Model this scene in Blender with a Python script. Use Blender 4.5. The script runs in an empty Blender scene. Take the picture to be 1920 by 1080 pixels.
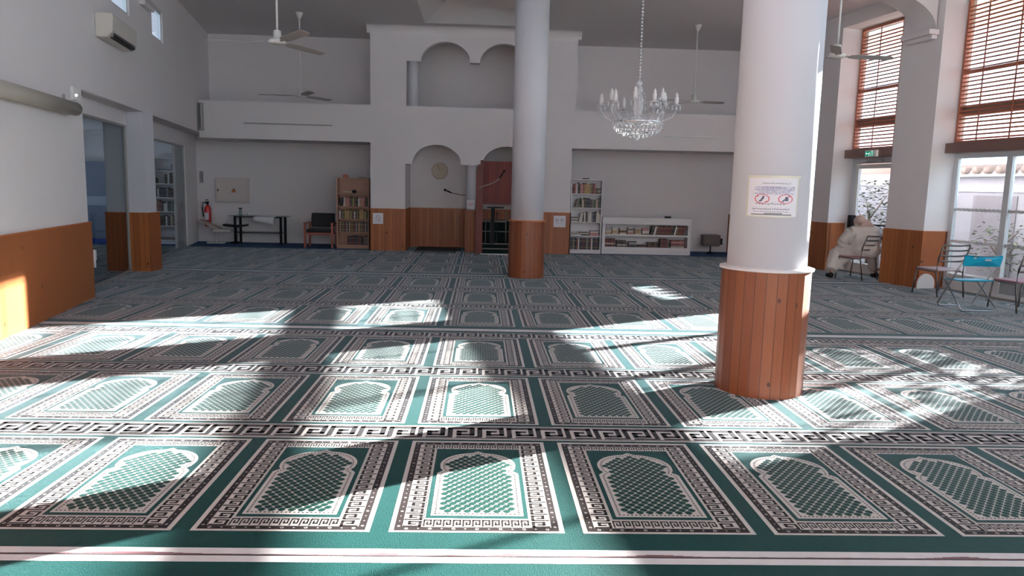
import bpy, bmesh, math, random
from mathutils import Vector, Matrix
from mathutils.geometry import tessellate_polygon
PI = math.pi
R = math.radians
sc = bpy.context.scene
COL = sc.collection

# ------------------------------------------------------------------ camera
cam_d = bpy.data.cameras.new('camera')
cam_d.sensor_width = 36.0
cam_d.lens = 1386.1 / 1920 * 36.0
cam_d.clip_start = 0.05
cam_d.clip_end = 300
cam = bpy.data.objects.new('camera', cam_d)
COL.objects.link(cam)
_p, _y, _r = R(7.8116), R(2.5377), R(1.3982)
_f = Vector((math.sin(_y)*math.cos(_p), math.cos(_y)*math.cos(_p), -math.sin(_p)))
_r0 = Vector((math.cos(_y), -math.sin(_y), 0))
_u0 = _r0.cross(_f)
_rt = math.cos(_r)*_r0 + math.sin(_r)*_u0
_up = -math.sin(_r)*_r0 + math.cos(_r)*_u0
cam.matrix_world = Matrix(((_rt.x, _up.x, -_f.x, 0), (_rt.y, _up.y, -_f.y, 0), (_rt.z, _up.z, -_f.z, 1.65), (0, 0, 0, 1)))
sc.camera = cam

# ------------------------------------------------------------------ sky, sun, exposure
w = bpy.data.worlds.new('sky')
sc.world = w
w.use_nodes = True
wn = w.node_tree
wn.nodes.clear()
wo = wn.nodes.new('ShaderNodeOutputWorld')
wb = wn.nodes.new('ShaderNodeBackground')
wb.inputs[0].default_value = (0.66, 0.81, 1.0, 1)
wb.inputs[1].default_value = 4.8
wn.links.new(wb.outputs[0], wo.inputs[0])
sun_d = bpy.data.lights.new('sun', 'SUN')
sun_d.energy = 102.0
sun_d.angle = R(0.55)
sun_d.color = (1.0, 0.96, 0.91)
sun = bpy.data.objects.new('sun', sun_d)
COL.objects.link(sun)
_sd = Vector((-math.cos(R(31)), -math.sin(R(31)), -0.264)).normalized()
sun.rotation_euler = _sd.to_track_quat('-Z', 'Y').to_euler()
sc.view_settings.view_transform = 'Standard'
sc.view_settings.look = 'None'
sc.view_settings.gamma = 1
sc.view_settings.use_curve_mapping = False
sc.view_settings.exposure = 0.1
sc.cycles.max_bounces = 10
sc.cycles.diffuse_bounces = 6
sc.cycles.transparent_max_bounces = 16
sc.cycles.sample_clamp_indirect = 6.0


def portal(loc, direction, sx, sy):
    d = bpy.data.lights.new('window_portal', 'AREA')
    d.shape = 'RECTANGLE'
    d.size = sx
    d.size_y = sy
    d.cycles.is_portal = True
    o = bpy.data.objects.new('window_portal', d)
    COL.objects.link(o)
    o.location = loc
    o.rotation_euler = Vector(direction).to_track_quat('-Z', 'Y').to_euler()


# ------------------------------------------------------------------ materials
def mat(name, col, rough=0.6, metal=0.0, spec=0.5, bump=0.0, bscale=60.0, var=0.0, vscale=3.0, trans=0.0, sheen=0.0):
    m = bpy.data.materials.new(name)
    m.use_nodes = True
    nt = m.node_tree
    b = nt.nodes['Principled BSDF']
    b.inputs['Base Color'].default_value = (*col, 1)
    b.inputs['Roughness'].default_value = rough
    b.inputs['Metallic'].default_value = metal
    b.inputs['Specular IOR Level'].default_value = spec
    b.inputs['Transmission Weight'].default_value = trans
    if sheen:
        b.inputs['Sheen Weight'].default_value = sheen
    tc = nt.nodes.new('ShaderNodeTexCoord')
    if var:
        n = nt.nodes.new('ShaderNodeTexNoise')
        n.inputs['Scale'].default_value = vscale
        n.inputs['Detail'].default_value = 4
        nt.links.new(tc.outputs['Object'], n.inputs['Vector'])
        mx = nt.nodes.new('ShaderNodeMix')
        mx.data_type = 'RGBA'
        mx.inputs['A'].default_value = (*[c*(1-var) for c in col], 1)
        mx.inputs['B'].default_value = (*[min(1, c*(1+var)) for c in col], 1)
        nt.links.new(n.outputs['Fac'], mx.inputs['Factor'])
        nt.links.new(mx.outputs['Result'], b.inputs['Base Color'])
    if bump:
        n2 = nt.nodes.new('ShaderNodeTexNoise')
        n2.inputs['Scale'].default_value = bscale
        n2.inputs['Detail'].default_value = 3
        nt.links.new(tc.outputs['Object'], n2.inputs['Vector'])
        bp = nt.nodes.new('ShaderNodeBump')
        bp.inputs['Strength'].default_value = bump
        bp.inputs['Distance'].default_value = 0.01
        nt.links.new(n2.outputs['Fac'], bp.inputs['Height'])
        nt.links.new(bp.outputs['Normal'], b.inputs['Normal'])
    return m


def emis(name, col, s):
    m = mat(name, col)
    b = m.node_tree.nodes['Principled BSDF']
    b.inputs['Emission Color'].default_value = (*col, 1)
    b.inputs['Emission Strength'].default_value = s
    return m


def wood(name, c1, c2, mode='x', pw=0.09, knots=True, rough=0.45, gaps=0.75):
    """vertical planks: mode 'x'/'y' = plank index along that object axis, 'a' = around the axis"""
    m = bpy.data.materials.new(name)
    m.use_nodes = True
    nt = m.node_tree
    L = nt.links.new
    b = nt.nodes['Principled BSDF']
    b.inputs['Roughness'].default_value = rough
    b.inputs['Specular IOR Level'].default_value = 0.4
    tc = nt.nodes.new('ShaderNodeTexCoord')
    sp = nt.nodes.new('ShaderNodeSeparateXYZ')
    L(tc.outputs['Object'], sp.inputs[0])

    def M(op, a, bb=None):
        n = nt.nodes.new('ShaderNodeMath')
        n.operation = op
        for i, v in enumerate((a, bb)):
            if v is None:
                continue
            if isinstance(v, (int, float)):
                n.inputs[i].default_value = v
            else:
                L(v, n.inputs[i])
        return n.outputs[0]
    if mode == 'a':
        u = M('MULTIPLY', M('ARCTAN2', sp.outputs['Y'], sp.outputs['X']), 0.355/pw)
    else:
        u = M('DIVIDE', sp.outputs['X' if mode == 'x' else 'Y'], pw)
    idx = M('FLOOR', u)
    fr = M('FRACT', u)
    wn_ = nt.nodes.new('ShaderNodeTexWhiteNoise')
    wn_.noise_dimensions = '1D'
    L(idx, wn_.inputs['W'])
    # grain: long in z, shifted per plank
    cv = nt.nodes.new('ShaderNodeCombineXYZ')
    L(M('ADD', M('MULTIPLY', u, 1.0), M('MULTIPLY', wn_.outputs['Value'], 37.0)), cv.inputs[0])
    L(M('MULTIPLY', sp.outputs['Z'], 0.8), cv.inputs[2])
    gr = nt.nodes.new('ShaderNodeTexNoise')
    gr.inputs['Scale'].default_value = 5
    gr.inputs['Detail'].default_value = 6
    gr.inputs['Distortion'].default_value = 0.4
    L(cv.outputs[0], gr.inputs['Vector'])
    f = M('ADD', M('MULTIPLY', wn_.outputs['Value'], 0.55), M('MULTIPLY', gr.outputs['Fac'], 0.6))
    mx = nt.nodes.new('ShaderNodeMix')
    mx.data_type = 'RGBA'
    mx.inputs['A'].default_value = (*c1, 1)
    mx.inputs['B'].default_value = (*c2, 1)
    L(M('MINIMUM', f, 1.0), mx.inputs['Factor'])
    out = mx.outputs['Result']
    if knots:
        cv2 = nt.nodes.new('ShaderNodeCombineXYZ')
        L(M('MULTIPLY', u, pw*6.0), cv2.inputs[0])
        L(M('MULTIPLY', sp.outputs['Z'], 4.0), cv2.inputs[2])
        L(M('MULTIPLY', wn_.outputs['Value'], 9.0), cv2.inputs[1])
        vo = nt.nodes.new('ShaderNodeTexVoronoi')
        vo.inputs['Scale'].default_value = 0.8
        L(cv2.outputs[0], vo.inputs['Vector'])
        k = M('GREATER_THAN', 0.085, vo.outputs['Distance'])
        mk = nt.nodes.new('ShaderNodeMix')
        mk.data_type = 'RGBA'
        mk.inputs['B'].default_value = (c1[0]*0.25, c1[1]*0.2, c1[2]*0.2, 1)
        L(M('MULTIPLY', k, 0.8), mk.inputs['Factor'])
        L(out, mk.inputs['A'])
        out = mk.outputs['Result']
    gap = M('MAXIMUM', M('LESS_THAN', fr, 0.05), M('GREATER_THAN', fr, 0.97))
    mg = nt.nodes.new('ShaderNodeMix')
    mg.data_type = 'RGBA'
    mg.inputs['B'].default_value = (c1[0]*0.45, c1[1]*0.4, c1[2]*0.4, 1)
    L(M('MULTIPLY', gap, gaps), mg.inputs['Factor'])
    L(out, mg.inputs['A'])
    L(mg.outputs['Result'], b.inputs['Base Color'])
    bp = nt.nodes.new('ShaderNodeBump')
    bp.inputs['Strength'].default_value = 0.4 if gaps else 0.0
    bp.inputs['Distance'].default_value = 0.004
    bp.invert = True
    L(gap, bp.inputs['Height'])
    L(bp.outputs['Normal'], b.inputs['Normal'])
    return m


def glass(name, tint=(0.9, 0.93, 0.93), refl=1.0):
    m = bpy.data.materials.new(name)
    m.use_nodes = True
    nt = m.node_tree
    nt.nodes.clear()
    o = nt.nodes.new('ShaderNodeOutputMaterial')
    t = nt.nodes.new('ShaderNodeBsdfTransparent')
    t.inputs[0].default_value = (*tint, 1)
    g = nt.nodes.new('ShaderNodeBsdfGlossy')
    g.inputs['Roughness'].default_value = 0.02
    fr = nt.nodes.new('ShaderNodeLayerWeight')
    fr.inputs[0].default_value = 0.5
    pw = nt.nodes.new('ShaderNodeMath')
    pw.operation = 'POWER'
    pw.inputs[1].default_value = 5.0
    nt.links.new(fr.outputs['Facing'], pw.inputs[0])
    mu = nt.nodes.new('ShaderNodeMath')
    mu.operation = 'MULTIPLY_ADD'
    mu.inputs[1].default_value = 0.48*refl
    mu.inputs[2].default_value = 0.02*refl
    nt.links.new(pw.outputs[0], mu.inputs[0])
    mx = nt.nodes.new('ShaderNodeMixShader')
    nt.links.new(mu.outputs[0], mx.inputs[0])
    nt.links.new(t.outputs[0], mx.inputs[1])
    nt.links.new(g.outputs[0], mx.inputs[2])
    nt.links.new(mx.outputs[0], o.inputs[0])
    return m


plaster = mat('plaster', (0.77, 0.735, 0.735), 0.85, spec=0.2, bump=0.06, bscale=25, var=0.02)
plaster2 = mat('column_plaster', (0.63, 0.635, 0.68), 0.7, spec=0.25, bump=0.05, bscale=30)
ceil_m = mat('ceiling_paint', (0.66, 0.64, 0.65), 0.9, spec=0.1)
PINE1, PINE2 = (0.22, 0.060, 0.020), (0.40, 0.132, 0.043)
wood_x = wood('pine_planks_x', PINE1, PINE2, 'x')
wood_y = wood('pine_planks_y', PINE1, PINE2, 'y')
wood_a = wood('pine_planks_round', (.13, .032, .012), (.24, .072, .025), 'a', 0.085)
wood_wide = wood('pine_board_wide', (.25, .074, .024), (.34, .112, .036), 'y', 1.3, knots=True, gaps=0.0)
trim_wood = mat('pine_trim', (0.40, 0.125, 0.04), 0.5, var=0.15, vscale=12)
redwood = wood('dark_red_planks', (0.11, 0.012, 0.010), (0.19, 0.026, 0.018), 'x', 0.085, knots=False, rough=0.5)
redtrim = mat('dark_red_wood', (0.13, 0.022, 0.016), 0.5, var=0.2, vscale=10)
shelf_brown = mat('light_beech', (0.36, 0.20, 0.14), 0.5, var=0.1, vscale=8)
white_paint = mat('white_laminate', (0.72, 0.69, 0.69), 0.45, var=0.02)
white_pvc = mat('white_window_frame', (0.62, 0.64, 0.66), 0.4)
grey_metal = mat('grey_painted_metal', (0.36, 0.35, 0.34), 0.4, metal=0.5)
dark_metal = mat('dark_metal', (0.05, 0.045, 0.045), 0.35, metal=0.6)
chair_metal = mat('bronze_grey_chair_metal', (0.16, 0.145, 0.14), 0.35, metal=0.7)
black = mat('black_plastic', (0.012, 0.012, 0.014), 0.55, spec=.15)
black_cloth = mat('black_fabric', (0.02, 0.02, 0.022), 0.9)
cream_plastic = mat('cream_plastic', (0.55, 0.52, 0.47), 0.5)
white_plastic = mat('white_plastic', (0.75, 0.74, 0.72), 0.4)
paper_m = mat('paper', (0.78, 0.77, 0.80), 0.7)
ink = mat('printed_ink', (0.12, 0.11, 0.16), 0.7)
ink_red = mat('printed_red', (0.62, 0.08, 0.10), 0.7)
ink_blue = mat('printed_blue', (0.12, 0.12, 0.30), 0.7)
tape_m = mat('yellowed_tape', (0.62, 0.60, 0.48), 0.3)
blue_carpet_m = mat('blue_carpet', (0.012, 0.06, 0.16), 0.95, bump=0.3, bscale=300, var=0.1, vscale=20)
red_paint = mat('red_enamel', (0.45, 0.02, 0.02), 0.3)
brown_wood = mat('red_brown_armchair_wood', (0.28, 0.075, 0.05), 0.4, var=0.1, vscale=10)
seat_pink = mat('mauve_seat_pad', (0.33, 0.16, 0.19), 0.6)
seat_grey = mat('greyish_seat_pad', (0.42, 0.32, 0.34), 0.5)
turq = mat('turquoise_plastic', (0.005, 0.30, 0.46), 0.35)
robe_m = mat('beige_wool_robe', (0.60, 0.54, 0.50), 0.95, bump=0.5, bscale=60, var=0.07, vscale=7)
hood_m = mat('pinkish_beige_hood', (0.50, 0.36, 0.31), 0.95, bump=0.3, bscale=40, var=0.1, vscale=15)
skin_m = mat('skin', (0.42, 0.25, 0.17), 0.6)
blind_m = mat('red_brown_blind_wood', (0.34, 0.105, 0.055), 0.5, var=0.1, vscale=5)
ledge_m = mat('brown_window_ledge', (0.17, 0.095, 0.08), 0.55, var=0.1, vscale=5)
crystal = mat('crystal_glass', (0.95, 0.95, 0.97), 0.04, trans=0.55, spec=0.8)
candle_m = mat('white_candle_tube', (0.85, 0.84, 0.83), 0.5)
chrome = mat('chrome', (0.72, 0.72, 0.73), 0.15, metal=1.0)
glass_clear = glass('clear_glass')
glass_tint = glass('grey_tinted_door_glass', (0.86, 0.90, 0.93))
glass_side = glass('side_room_glass', (0.84, 0.87, 0.88), 0.45)
bluegrey = mat('blue_grey_panel', (0.13, 0.16, 0.23), 0.6)
green_sign = emis('lit_exit_green', (0.0, 0.22, 0.15), 0.6)
lamp_spot = emis('indicator_lamp', (1.0, 0.97, 0.9), 4.0)
bulb_m = emis('warm_led', (1, 0.98, 0.9), 0.3)


# ------------------------------------------------------------------ mesh builder
class MB:
    def __init__(s, M=None):
        s.v = []; s.f = []; s.m = []; s.sm = []; s.M = M

    def add(s, vs, fs, mi=0, smooth=False, X=None):
        b = len(s.v)
        for p in vs:
            p = Vector(p)
            if X is not None: p = X @ p
            if s.M is not None: p = s.M @ p
            s.v.append(p)
        for f in fs:
            s.f.append([i+b for i in f]); s.m.append(mi); s.sm.append(smooth)
        return s

    def box(s, lo, hi, mi=0, X=None):
        x0, y0, z0 = lo; x1, y1, z1 = hi
        vs = [(x0,y0,z0),(x1,y0,z0),(x1,y1,z0),(x0,y1,z0),(x0,y0,z1),(x1,y0,z1),(x1,y1,z1),(x0,y1,z1)]
        return s.add(vs, [(0,3,2,1),(4,5,6,7),(0,1,5,4),(1,2,6,5),(2,3,7,6),(3,0,4,7)], mi, False, X)

    def prism(s, poly, z0, z1, mi=0, X=None):
        n = len(poly)
        vs = [(x, y, z0) for x, y in poly] + [(x, y, z1) for x, y in poly]
        fs = [list(range(n))[::-1], list(range(n, 2*n))] + [(i, (i+1) % n, n+(i+1) % n, n+i) for i in range(n)]
        return s.add(vs, fs, mi, False, X)

    def slab(s, outer, holes, y0, y1, mi=0, X=None):
        """outline in (x,z), holes in (x,z), thickness y0..y1"""
        loops = [outer] + list(holes)
        flat = [p for l in loops for p in l]
        n = len(flat)
        tris = tessellate_polygon([[Vector((p[0], p[1], 0)) for p in l] for l in loops])
        vs = [(p[0], y0, p[1]) for p in flat] + [(p[0], y1, p[1]) for p in flat]
        fs = [tuple(t) for t in tris] + [tuple(n+i for i in reversed(t)) for t in tris]
        b = 0
        for l in loops:
            k = len(l)
            fs += [(b+i, b+(i+1) % k, n+b+(i+1) % k, n+b+i) for i in range(k)]
            b += k
        return s.add(vs, fs, mi, False, X)

    def lathe(s, prof, c=(0, 0), seg=24, mi=0, smooth=True, caps=True, X=None, rs=(1, 1)):
        vs = []; fs = []; k = len(prof)
        for i in range(seg):
            a = 2*PI*i/seg
            for r, z in prof:
                vs.append((c[0]+r*rs[0]*math.cos(a), c[1]+r*rs[1]*math.sin(a), z))
        for i in range(seg):
            j = (i+1) % seg
            for q in range(k-1):
                fs.append((i*k+q, j*k+q, j*k+q+1, i*k+q+1))
        s.add(vs, fs, mi, smooth, X)
        if caps:
            for q, fl in ((0, True), (k-1, False)):
                if prof[q][0] > 1e-5:
                    ring = [(c[0]+prof[q][0]*rs[0]*math.cos(2*PI*i/seg), c[1]+prof[q][0]*rs[1]*math.sin(2*PI*i/seg), prof[q][1]) for i in range(seg)]
                    idx = list(range(seg))
                    s.add(ring, [idx[::-1] if fl else idx], mi, False, X)
        return s

    def tube(s, pts, r, seg=8, mi=0, X=None, smooth=True, flat=None):
        pts = [Vector(p) for p in pts]
        rs = r if isinstance(r, (list, tuple)) else [r]*len(pts)
        vs = []; fs = []
        n = len(pts)
        ref = Vector((0, 0, 1))
        for i, p in enumerate(pts):
            t = (pts[min(i+1, n-1)] - pts[max(i-1, 0)]).normalized()
            a = ref.cross(t)
            if a.length < 1e-3: a = Vector((1, 0, 0)).cross(t)
            a.normalize()
            b = t.cross(a)
            for k in range(seg):
                g = 2*PI*k/seg + (PI/4 if seg == 4 else 0)
                fa, fb = (flat or (1, 1))
                vs.append(p + a*rs[i]*fa*math.cos(g) + b*rs[i]*fb*math.sin(g))
        for i in range(n-1):
            for k in range(seg):
                k2 = (k+1) % seg
                fs.append((i*seg+k, i*seg+k2, (i+1)*seg+k2, (i+1)*seg+k))
        fs.append(tuple(range(seg))[::-1]); fs.append(tuple((n-1)*seg+k for k in range(seg)))
        return s.add(vs, fs, mi, smooth and seg > 4, X)

    def ball(s, c, r, seg=10, rings=7, mi=0, X=None, sc3=(1, 1, 1)):
        vs = []; fs = []
        for i in range(rings+1):
            ph = PI*i/rings
            for k in range(seg):
                a = 2*PI*k/seg
                vs.append((c[0]+r*sc3[0]*math.sin(ph)*math.cos(a), c[1]+r*sc3[1]*math.sin(ph)*math.sin(a), c[2]+r*sc3[2]*math.cos(ph)))
        for i in range(rings):
            for k in range(seg):
                k2 = (k+1) % seg
                fs.append((i*seg+k, (i+1)*seg+k, (i+1)*seg+k2, i*seg+k2))
        return s.add(vs, fs, mi, True, X)

    def build(s, name, mats, parent=None, bevel=0, recalc=True):
        me = bpy.data.meshes.new(name)
        me.from_pydata([tuple(v) for v in s.v], [], s.f)
        if not isinstance(mats, (list, tuple)): mats = [mats]
        for m in mats: me.materials.append(m)
        me.polygons.foreach_set('material_index', s.m)
        me.polygons.foreach_set('use_smooth', s.sm)
        if recalc:
            bm = bmesh.new(); bm.from_mesh(me)
            bmesh.ops.remove_doubles(bm, verts=bm.verts, dist=1e-5)
            bmesh.ops.recalc_face_normals(bm, faces=bm.faces)
            bm.to_mesh(me); bm.free()
        me.update()
        o = bpy.data.objects.new(name, me)
        COL.objects.link(o)
        if parent: o.parent = parent
        if bevel:
            md = o.modifiers.new('bevel', 'BEVEL'); md.width = bevel; md.segments = 2; md.limit_method = 'ANGLE'
        return o


def tag(o, label, cat, group=None, kind=None):
    o['label'] = label; o['category'] = cat
    if group: o['group'] = group
    if kind: o['kind'] = kind
    return o


def thing(name, label, cat, loc=(0, 0, 0), rz=0, group=None):
    o = bpy.data.objects.new(name, None)
    COL.objects.link(o)
    o.location = loc; o.rotation_euler = (0, 0, rz); o.empty_display_size = 0.1
    return tag(o, label, cat, group)


def struct(o):
    o['kind'] = 'structure'
    return o


def dup(root, loc, rz, label, group=None):
    r = root.copy(); COL.objects.link(r); r.location = loc; r.rotation_euler = (0, 0, rz)
    r['label'] = label
    if group: r['group'] = group
    for ch in list(root.children):
        c = ch.copy(); COL.objects.link(c); c.parent = r
        for g in list(ch.children):
            d = g.copy(); COL.objects.link(d); d.parent = c
    return r


def frame(P0, P1):
    """local x along P0->P1, y to the left, z up"""
    a = math.atan2(P1[1]-P0[1], P1[0]-P0[0])
    return Matrix.Translation((P0[0], P0[1], 0)) @ Matrix.Rotation(a, 4, 'Z')


def rect(x0, z0, x1, z1): return [(x0, z0), (x1, z0), (x1, z1), (x0, z1)]


LX = lambda Y: -4.76 - 0.1855*(Y-7.42)          # left wall face
GX = lambda Y: -6.10 - 0.204*(Y-13.2)           # side-room glazing line
TH = R(9.1)
RW = Matrix.Rotation(TH, 4, 'Z')                # right wall frame: x = c (outwards), y = s (along)
def rw(c, s, z=0): return tuple(RW @ Vector((c, s, z)))
CZ = 5.35
YF = 18.31

# ------------------------------------------------------------------ floor and ground outside
struct(MB().prism([(-12, -5.2), (12.5, -5.2), (12.5, 20.6), (-12, 20.6)], -0.2, 0.0).build('floor', mat('screed', (0.25, 0.25, 0.25), 0.8)))
gr = MB()
gr.prism([(12.5, -30), (60, -30), (60, 60), (12.5, 60)], -0.3, -0.08)
tag(gr.build('paved_yard', mat('pale_paving', (0.42, 0.40, 0.38), 0.9, var=0.1)), 'pale paved yard outside the glass doors', 'paving', kind='structure')

# ------------------------------------------------------------------ walls
lp0, lp1 = (LX(-5), -5.0), (LX(20.2), 20.2)
LM = frame(lp0, lp1)
k = math.hypot(1, 0.1855)
lx = lambda Y: (Y+5.0)*k
LEN = lx(20.2)
hl = [rect(lx(11.75), 4.22, lx(12.70), 5.0), rect(lx(14.15), 4.2, lx(15.0), 4.78)]
for Y in (-3.2, -0.4, 2.4, 5.2, 8.0): hl.append(rect(lx(Y), 3.9, lx(Y+1.5), 5.0))  # unseen high openings added to let more sky light in
struct(MB(LM).slab([(0, 0), (lx(10.2), 0), (lx(10.2), 2.78), (LEN, 2.76), (LEN, CZ), (0, CZ)], hl, 0, 0.14).build('wall_left', plaster))
# glass of the small high windows
for i, (Y0, Y1, z0, z1) in enumerate(((11.75, 12.7, 4.22, 5.0), (14.15, 15.0, 4.2, 4.78))):
    fr = MB(LM)
    for a, b, c, d in ((Y0, z0, Y1, z0+.05), (Y0, z1-.05, Y1, z1), (Y0, z0, Y0+.05, z1), (Y1-.05, z0, Y1, z1)):
        fr.box((lx(a), .03, b), (lx(c), .09, d))
    f = struct(fr.build('window_%d' % (i+1), white_pvc))
    MB(LM).box((lx(Y0)+.05, .055, z0+.05), (lx(Y1)-.05, .062, z1-.05)).build('window_pane', glass_clear, f)
# wainscot on left wall
wl = MB(LM).box((0.0, -.03, 0.012), (lx(10.2)+.03, .0, 1.03)).box((lx(10.2), -.03, .012), (lx(10.2)+.03, .16, 1.03))
o = wl.build('wall_left_wainscot', [wood_wide]); o['kind'] = 'structure'; o.name = 'trim_1'
tw = MB(LM).box((0.0, -.038, 1.03), (lx(10.2)+.035, .0, 1.045)).box((lx(10.2), -.038, 1.03), (lx(10.2)+.035, .16, 1.045))
struct(tw.build('trim_2', trim_wood))

# back wall of the hall behind the camera, with big windows
bm_ = frame((14, -5.0), (-4, -5.0))
struct(MB(bm_).slab(rect(0, 0, 18, CZ), [rect(2.2, 2.5, 4.6, 4.7), rect(5.6, 2.5, 8.2, 4.7), rect(9.2, 2.5, 11.8, 4.7), rect(12.6, 2.5, 15.2, 4.7)], -.3, 0).build('wall_back', plaster))
for x0, x1 in ((2.2, 4.6), (5.6, 8.2), (9.2, 11.8), (12.6, 15.2)):
    portal((14-(x0+x1)/2, -5.0, 3.6), (0, 1, 0), x1-x0, 2.2)

# far wall with the two storeys of arches
def arch(x0, x1, z, rise, n=20, rev=False):
    c = (x0+x1)/2; a = (x1-x0)/2
    pts = [(c - a*math.cos(PI*i/n), z + rise*math.sin(PI*i/n)) for i in range(n+1)]
    return pts[::-1] if rev else pts

lower = [(-6.76, 2.63), (-2.70, 2.63), (-2.70, 0), (-1.86, 0), (-1.86, 2.14)] + arch(-1.69, -.51, 2.14, .47) + arch(.01, 1.19, 2.14, .47) + [(1.36, 2.14), (1.36, 0), (2.20, 0), (2.20, 2.61), (7.1, 2.63), (7.1, 3.51), (2.26, 3.51), (2.26, CZ), (-2.70, CZ), (-2.70, 3.51), (-6.76, 3.51)]
hole = [(-1.84, 3.51), (-1.84, 4.56)] + arch(-1.50, -.32, 4.56, .47) + arch(-.09, 1.09, 4.56, .47) + [(1.34, 4.56), (1.34, 3.51)]
struct(MB().slab(lower, [hole], YF, YF+.22).build('wall_far', plaster))
# gallery slab, block cheeks, back wall
g = MB().box((-6.80, YF+.22, 2.645), (7.0, 20.0, 3.50))
struct(g.build('ceiling_gallery', plaster))
g = MB().box((-2.70, YF+.22, 0), (-2.60, 20.0, 2.645)).box((2.10, YF+.22, 0), (2.20, 20.0, 2.645)).box((-2.70, YF+.22, 3.50), (-2.60, 20.0, CZ)).box((2.16, YF+.22, 3.50), (2.26, 20.0, CZ))
g.box((-1.96, YF+.22, .0), (-1.86, 19.6, 2.645)).box((1.36, YF+.22, .0), (1.46, 19.6, 2.645)).box((-2.60, 19.6, 0), (2.10, 19.7, 2.645))
struct(g.build('wall_block', plaster)).name = 'wall_niche'
struct(MB().box((-12, 20.0, 0), (9, 20.3, CZ)).build('wall_rear', plaster)).name = 'wall_end'
# cove along the block top and ceiling line
cv = MB()
prof = [(0, CZ)] + [(-.16+.16*math.cos(a), CZ-.16+.16*math.sin(a)) for a in [PI/2*i/8 for i in range(9)]][::-1]
prof = [(YF, CZ), (YF, CZ-.17)] + [(YF-.17+.17*math.cos(PI/2*i/8), CZ-.17+.17*math.sin(PI/2*i/8)) for i in range(1, 9)]
vs = [(-2.78, y, z) for y, z in prof] + [(2.34, y, z) for y, z in prof]
n = len(prof)
cv.add(vs, [tuple(range(n))[::-1], tuple(range(n, 2*n))] + [(i, (i+1) % n, n+(i+1) % n, n+i) for i in range(n)])
cv.box((-2.72, YF-.012, 4.93+.2), (2.28, YF, 4.945+.2))
struct(cv.build('trim_3', plaster))
# small columns of the arches
c_ = MB().lathe([(.115, 3.51), (.115, 4.56)], (-1.68, YF+.12), 20)
tag(c_.build('arch_column', plaster2), 'short round white column at the left of the upper arches', 'column')
t = thing('arch_column', 'slim white column on a pine base between the two lower arches', 'column', (-.25, YF+.11, 0))
MB().lathe([(.118, 1.03), (.118, 2.14)], (0, 0), 24).build('shaft', plaster2, t)
MB().box((-.135, -.13, .012), (.115, .10, 1.03)).build('base', wood_x, t)
MB().box((-.14, -.135, 1.03), (.12, .11, 1.045)).build('ledge', trim_wood, t)

# wainscots on the far block
wf = MB()
wf.box((-2.725, YF-.025, .012), (-1.845, YF, 1.03)).box((1.345, YF-.025, .012), (2.225, YF, 1.03))
wf.box((-2.725, YF-.025, .012), (-2.70, YF+.3, 1.03)).box((2.20, YF-.025, .012), (2.225, YF+.1, 1.03))
o = struct(wf.build('trim_4', wood_x))
wf = MB().box((-1.86, YF, .012), (-1.845, 19.59, 1.03)).box((1.345, YF, .012), (1.36, 19.59, 1.03))
struct(wf.build('trim_5', wood_y))
struct(MB().box((-1.845, 19.58, .012), (1.345, 19.6, 1.03)).build('trim_6', wood_x))
tf = MB().box((-2.735, YF-.033, 1.03), (-1.84, YF, 1.045)).box((1.34, YF-.033, 1.03), (2.235, YF, 1.045)).box((-1.845, 19.57, 1.03), (1.345, 19.6, 1.045)).box((-1.86, YF, 1.03), (-1.84, 19.6, 1.045))
struct(tf.build('trim_7', trim_wood))

# ceiling with pyramid well
WX0, WX1, WY0, WY1 = -1.37, 1.35, 14.9, 17.85
ce = MB()
for lo, hi in (((-12, -5.3), (WX0, 20.3)), ((WX1, -5.3), (9.9, 20.3)), ((WX0, -5.3), (WX1, WY0)), ((WX0, WY1), (WX1, 20.3))):
    ce.box((lo[0], lo[1], CZ), (hi[0], hi[1], CZ+.05))
ce.prism([(9.9, -5.3), rw(10.5, -7.5)[:2], rw(10.5, 18.0)[:2], (9.9, 20.3)], CZ, CZ+.05)
ev = [rw(10.5, -7.5, CZ), rw(11.75, -7.5, 4.9), rw(11.75, 20, 4.9), rw(10.5, 20, CZ)]  # eave added and sloped to cut the high sun off the windows
ce.add(ev+[(x, y, z+.06) for x, y, z in ev], [(0, 1, 2, 3), (7, 6, 5, 4), (0, 4, 5, 1), (1, 5, 6, 2), (2, 6, 7, 3), (3, 7, 4, 0)])
h, ins = .62, .78
v8 = [(WX0, WY0, CZ), (WX1, WY0, CZ), (WX1, WY1, CZ), (WX0, WY1, CZ), (WX0+ins, WY0+ins, CZ+h), (WX1-ins, WY0+ins, CZ+h), (WX1-ins, WY1-ins, CZ+h), (WX0+ins, WY1-ins, CZ+h)]
ce.add(v8, [(0, 1, 5, 4), (1, 2, 6, 5), (2, 3, 7, 6), (3, 0, 4, 7), (4, 5, 6, 7)])
struct(ce.build('ceiling', ceil_m, recalc=False))

# ------------------------------------------------------------------ side room on the left behind glass
gp0, gp1 = (GX(10.2), 10.2), (GX(20.0), 20.0)
GM = frame(gp0, gp1)
kg = math.hypot(1, .204)
gx = lambda Y: (Y-10.2)*kg
s_ = MB(GM).box((gx(10.2), 0, 2.53), (gx(13.2), .1, 2.77)).box((gx(13.65), 0, 2.43), (gx(18.42), .1, 2.77)).box((gx(18.42), 0, 0.012), (gx(20), .1, 2.77))
struct(s_.build('wall_side', plaster))
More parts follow.
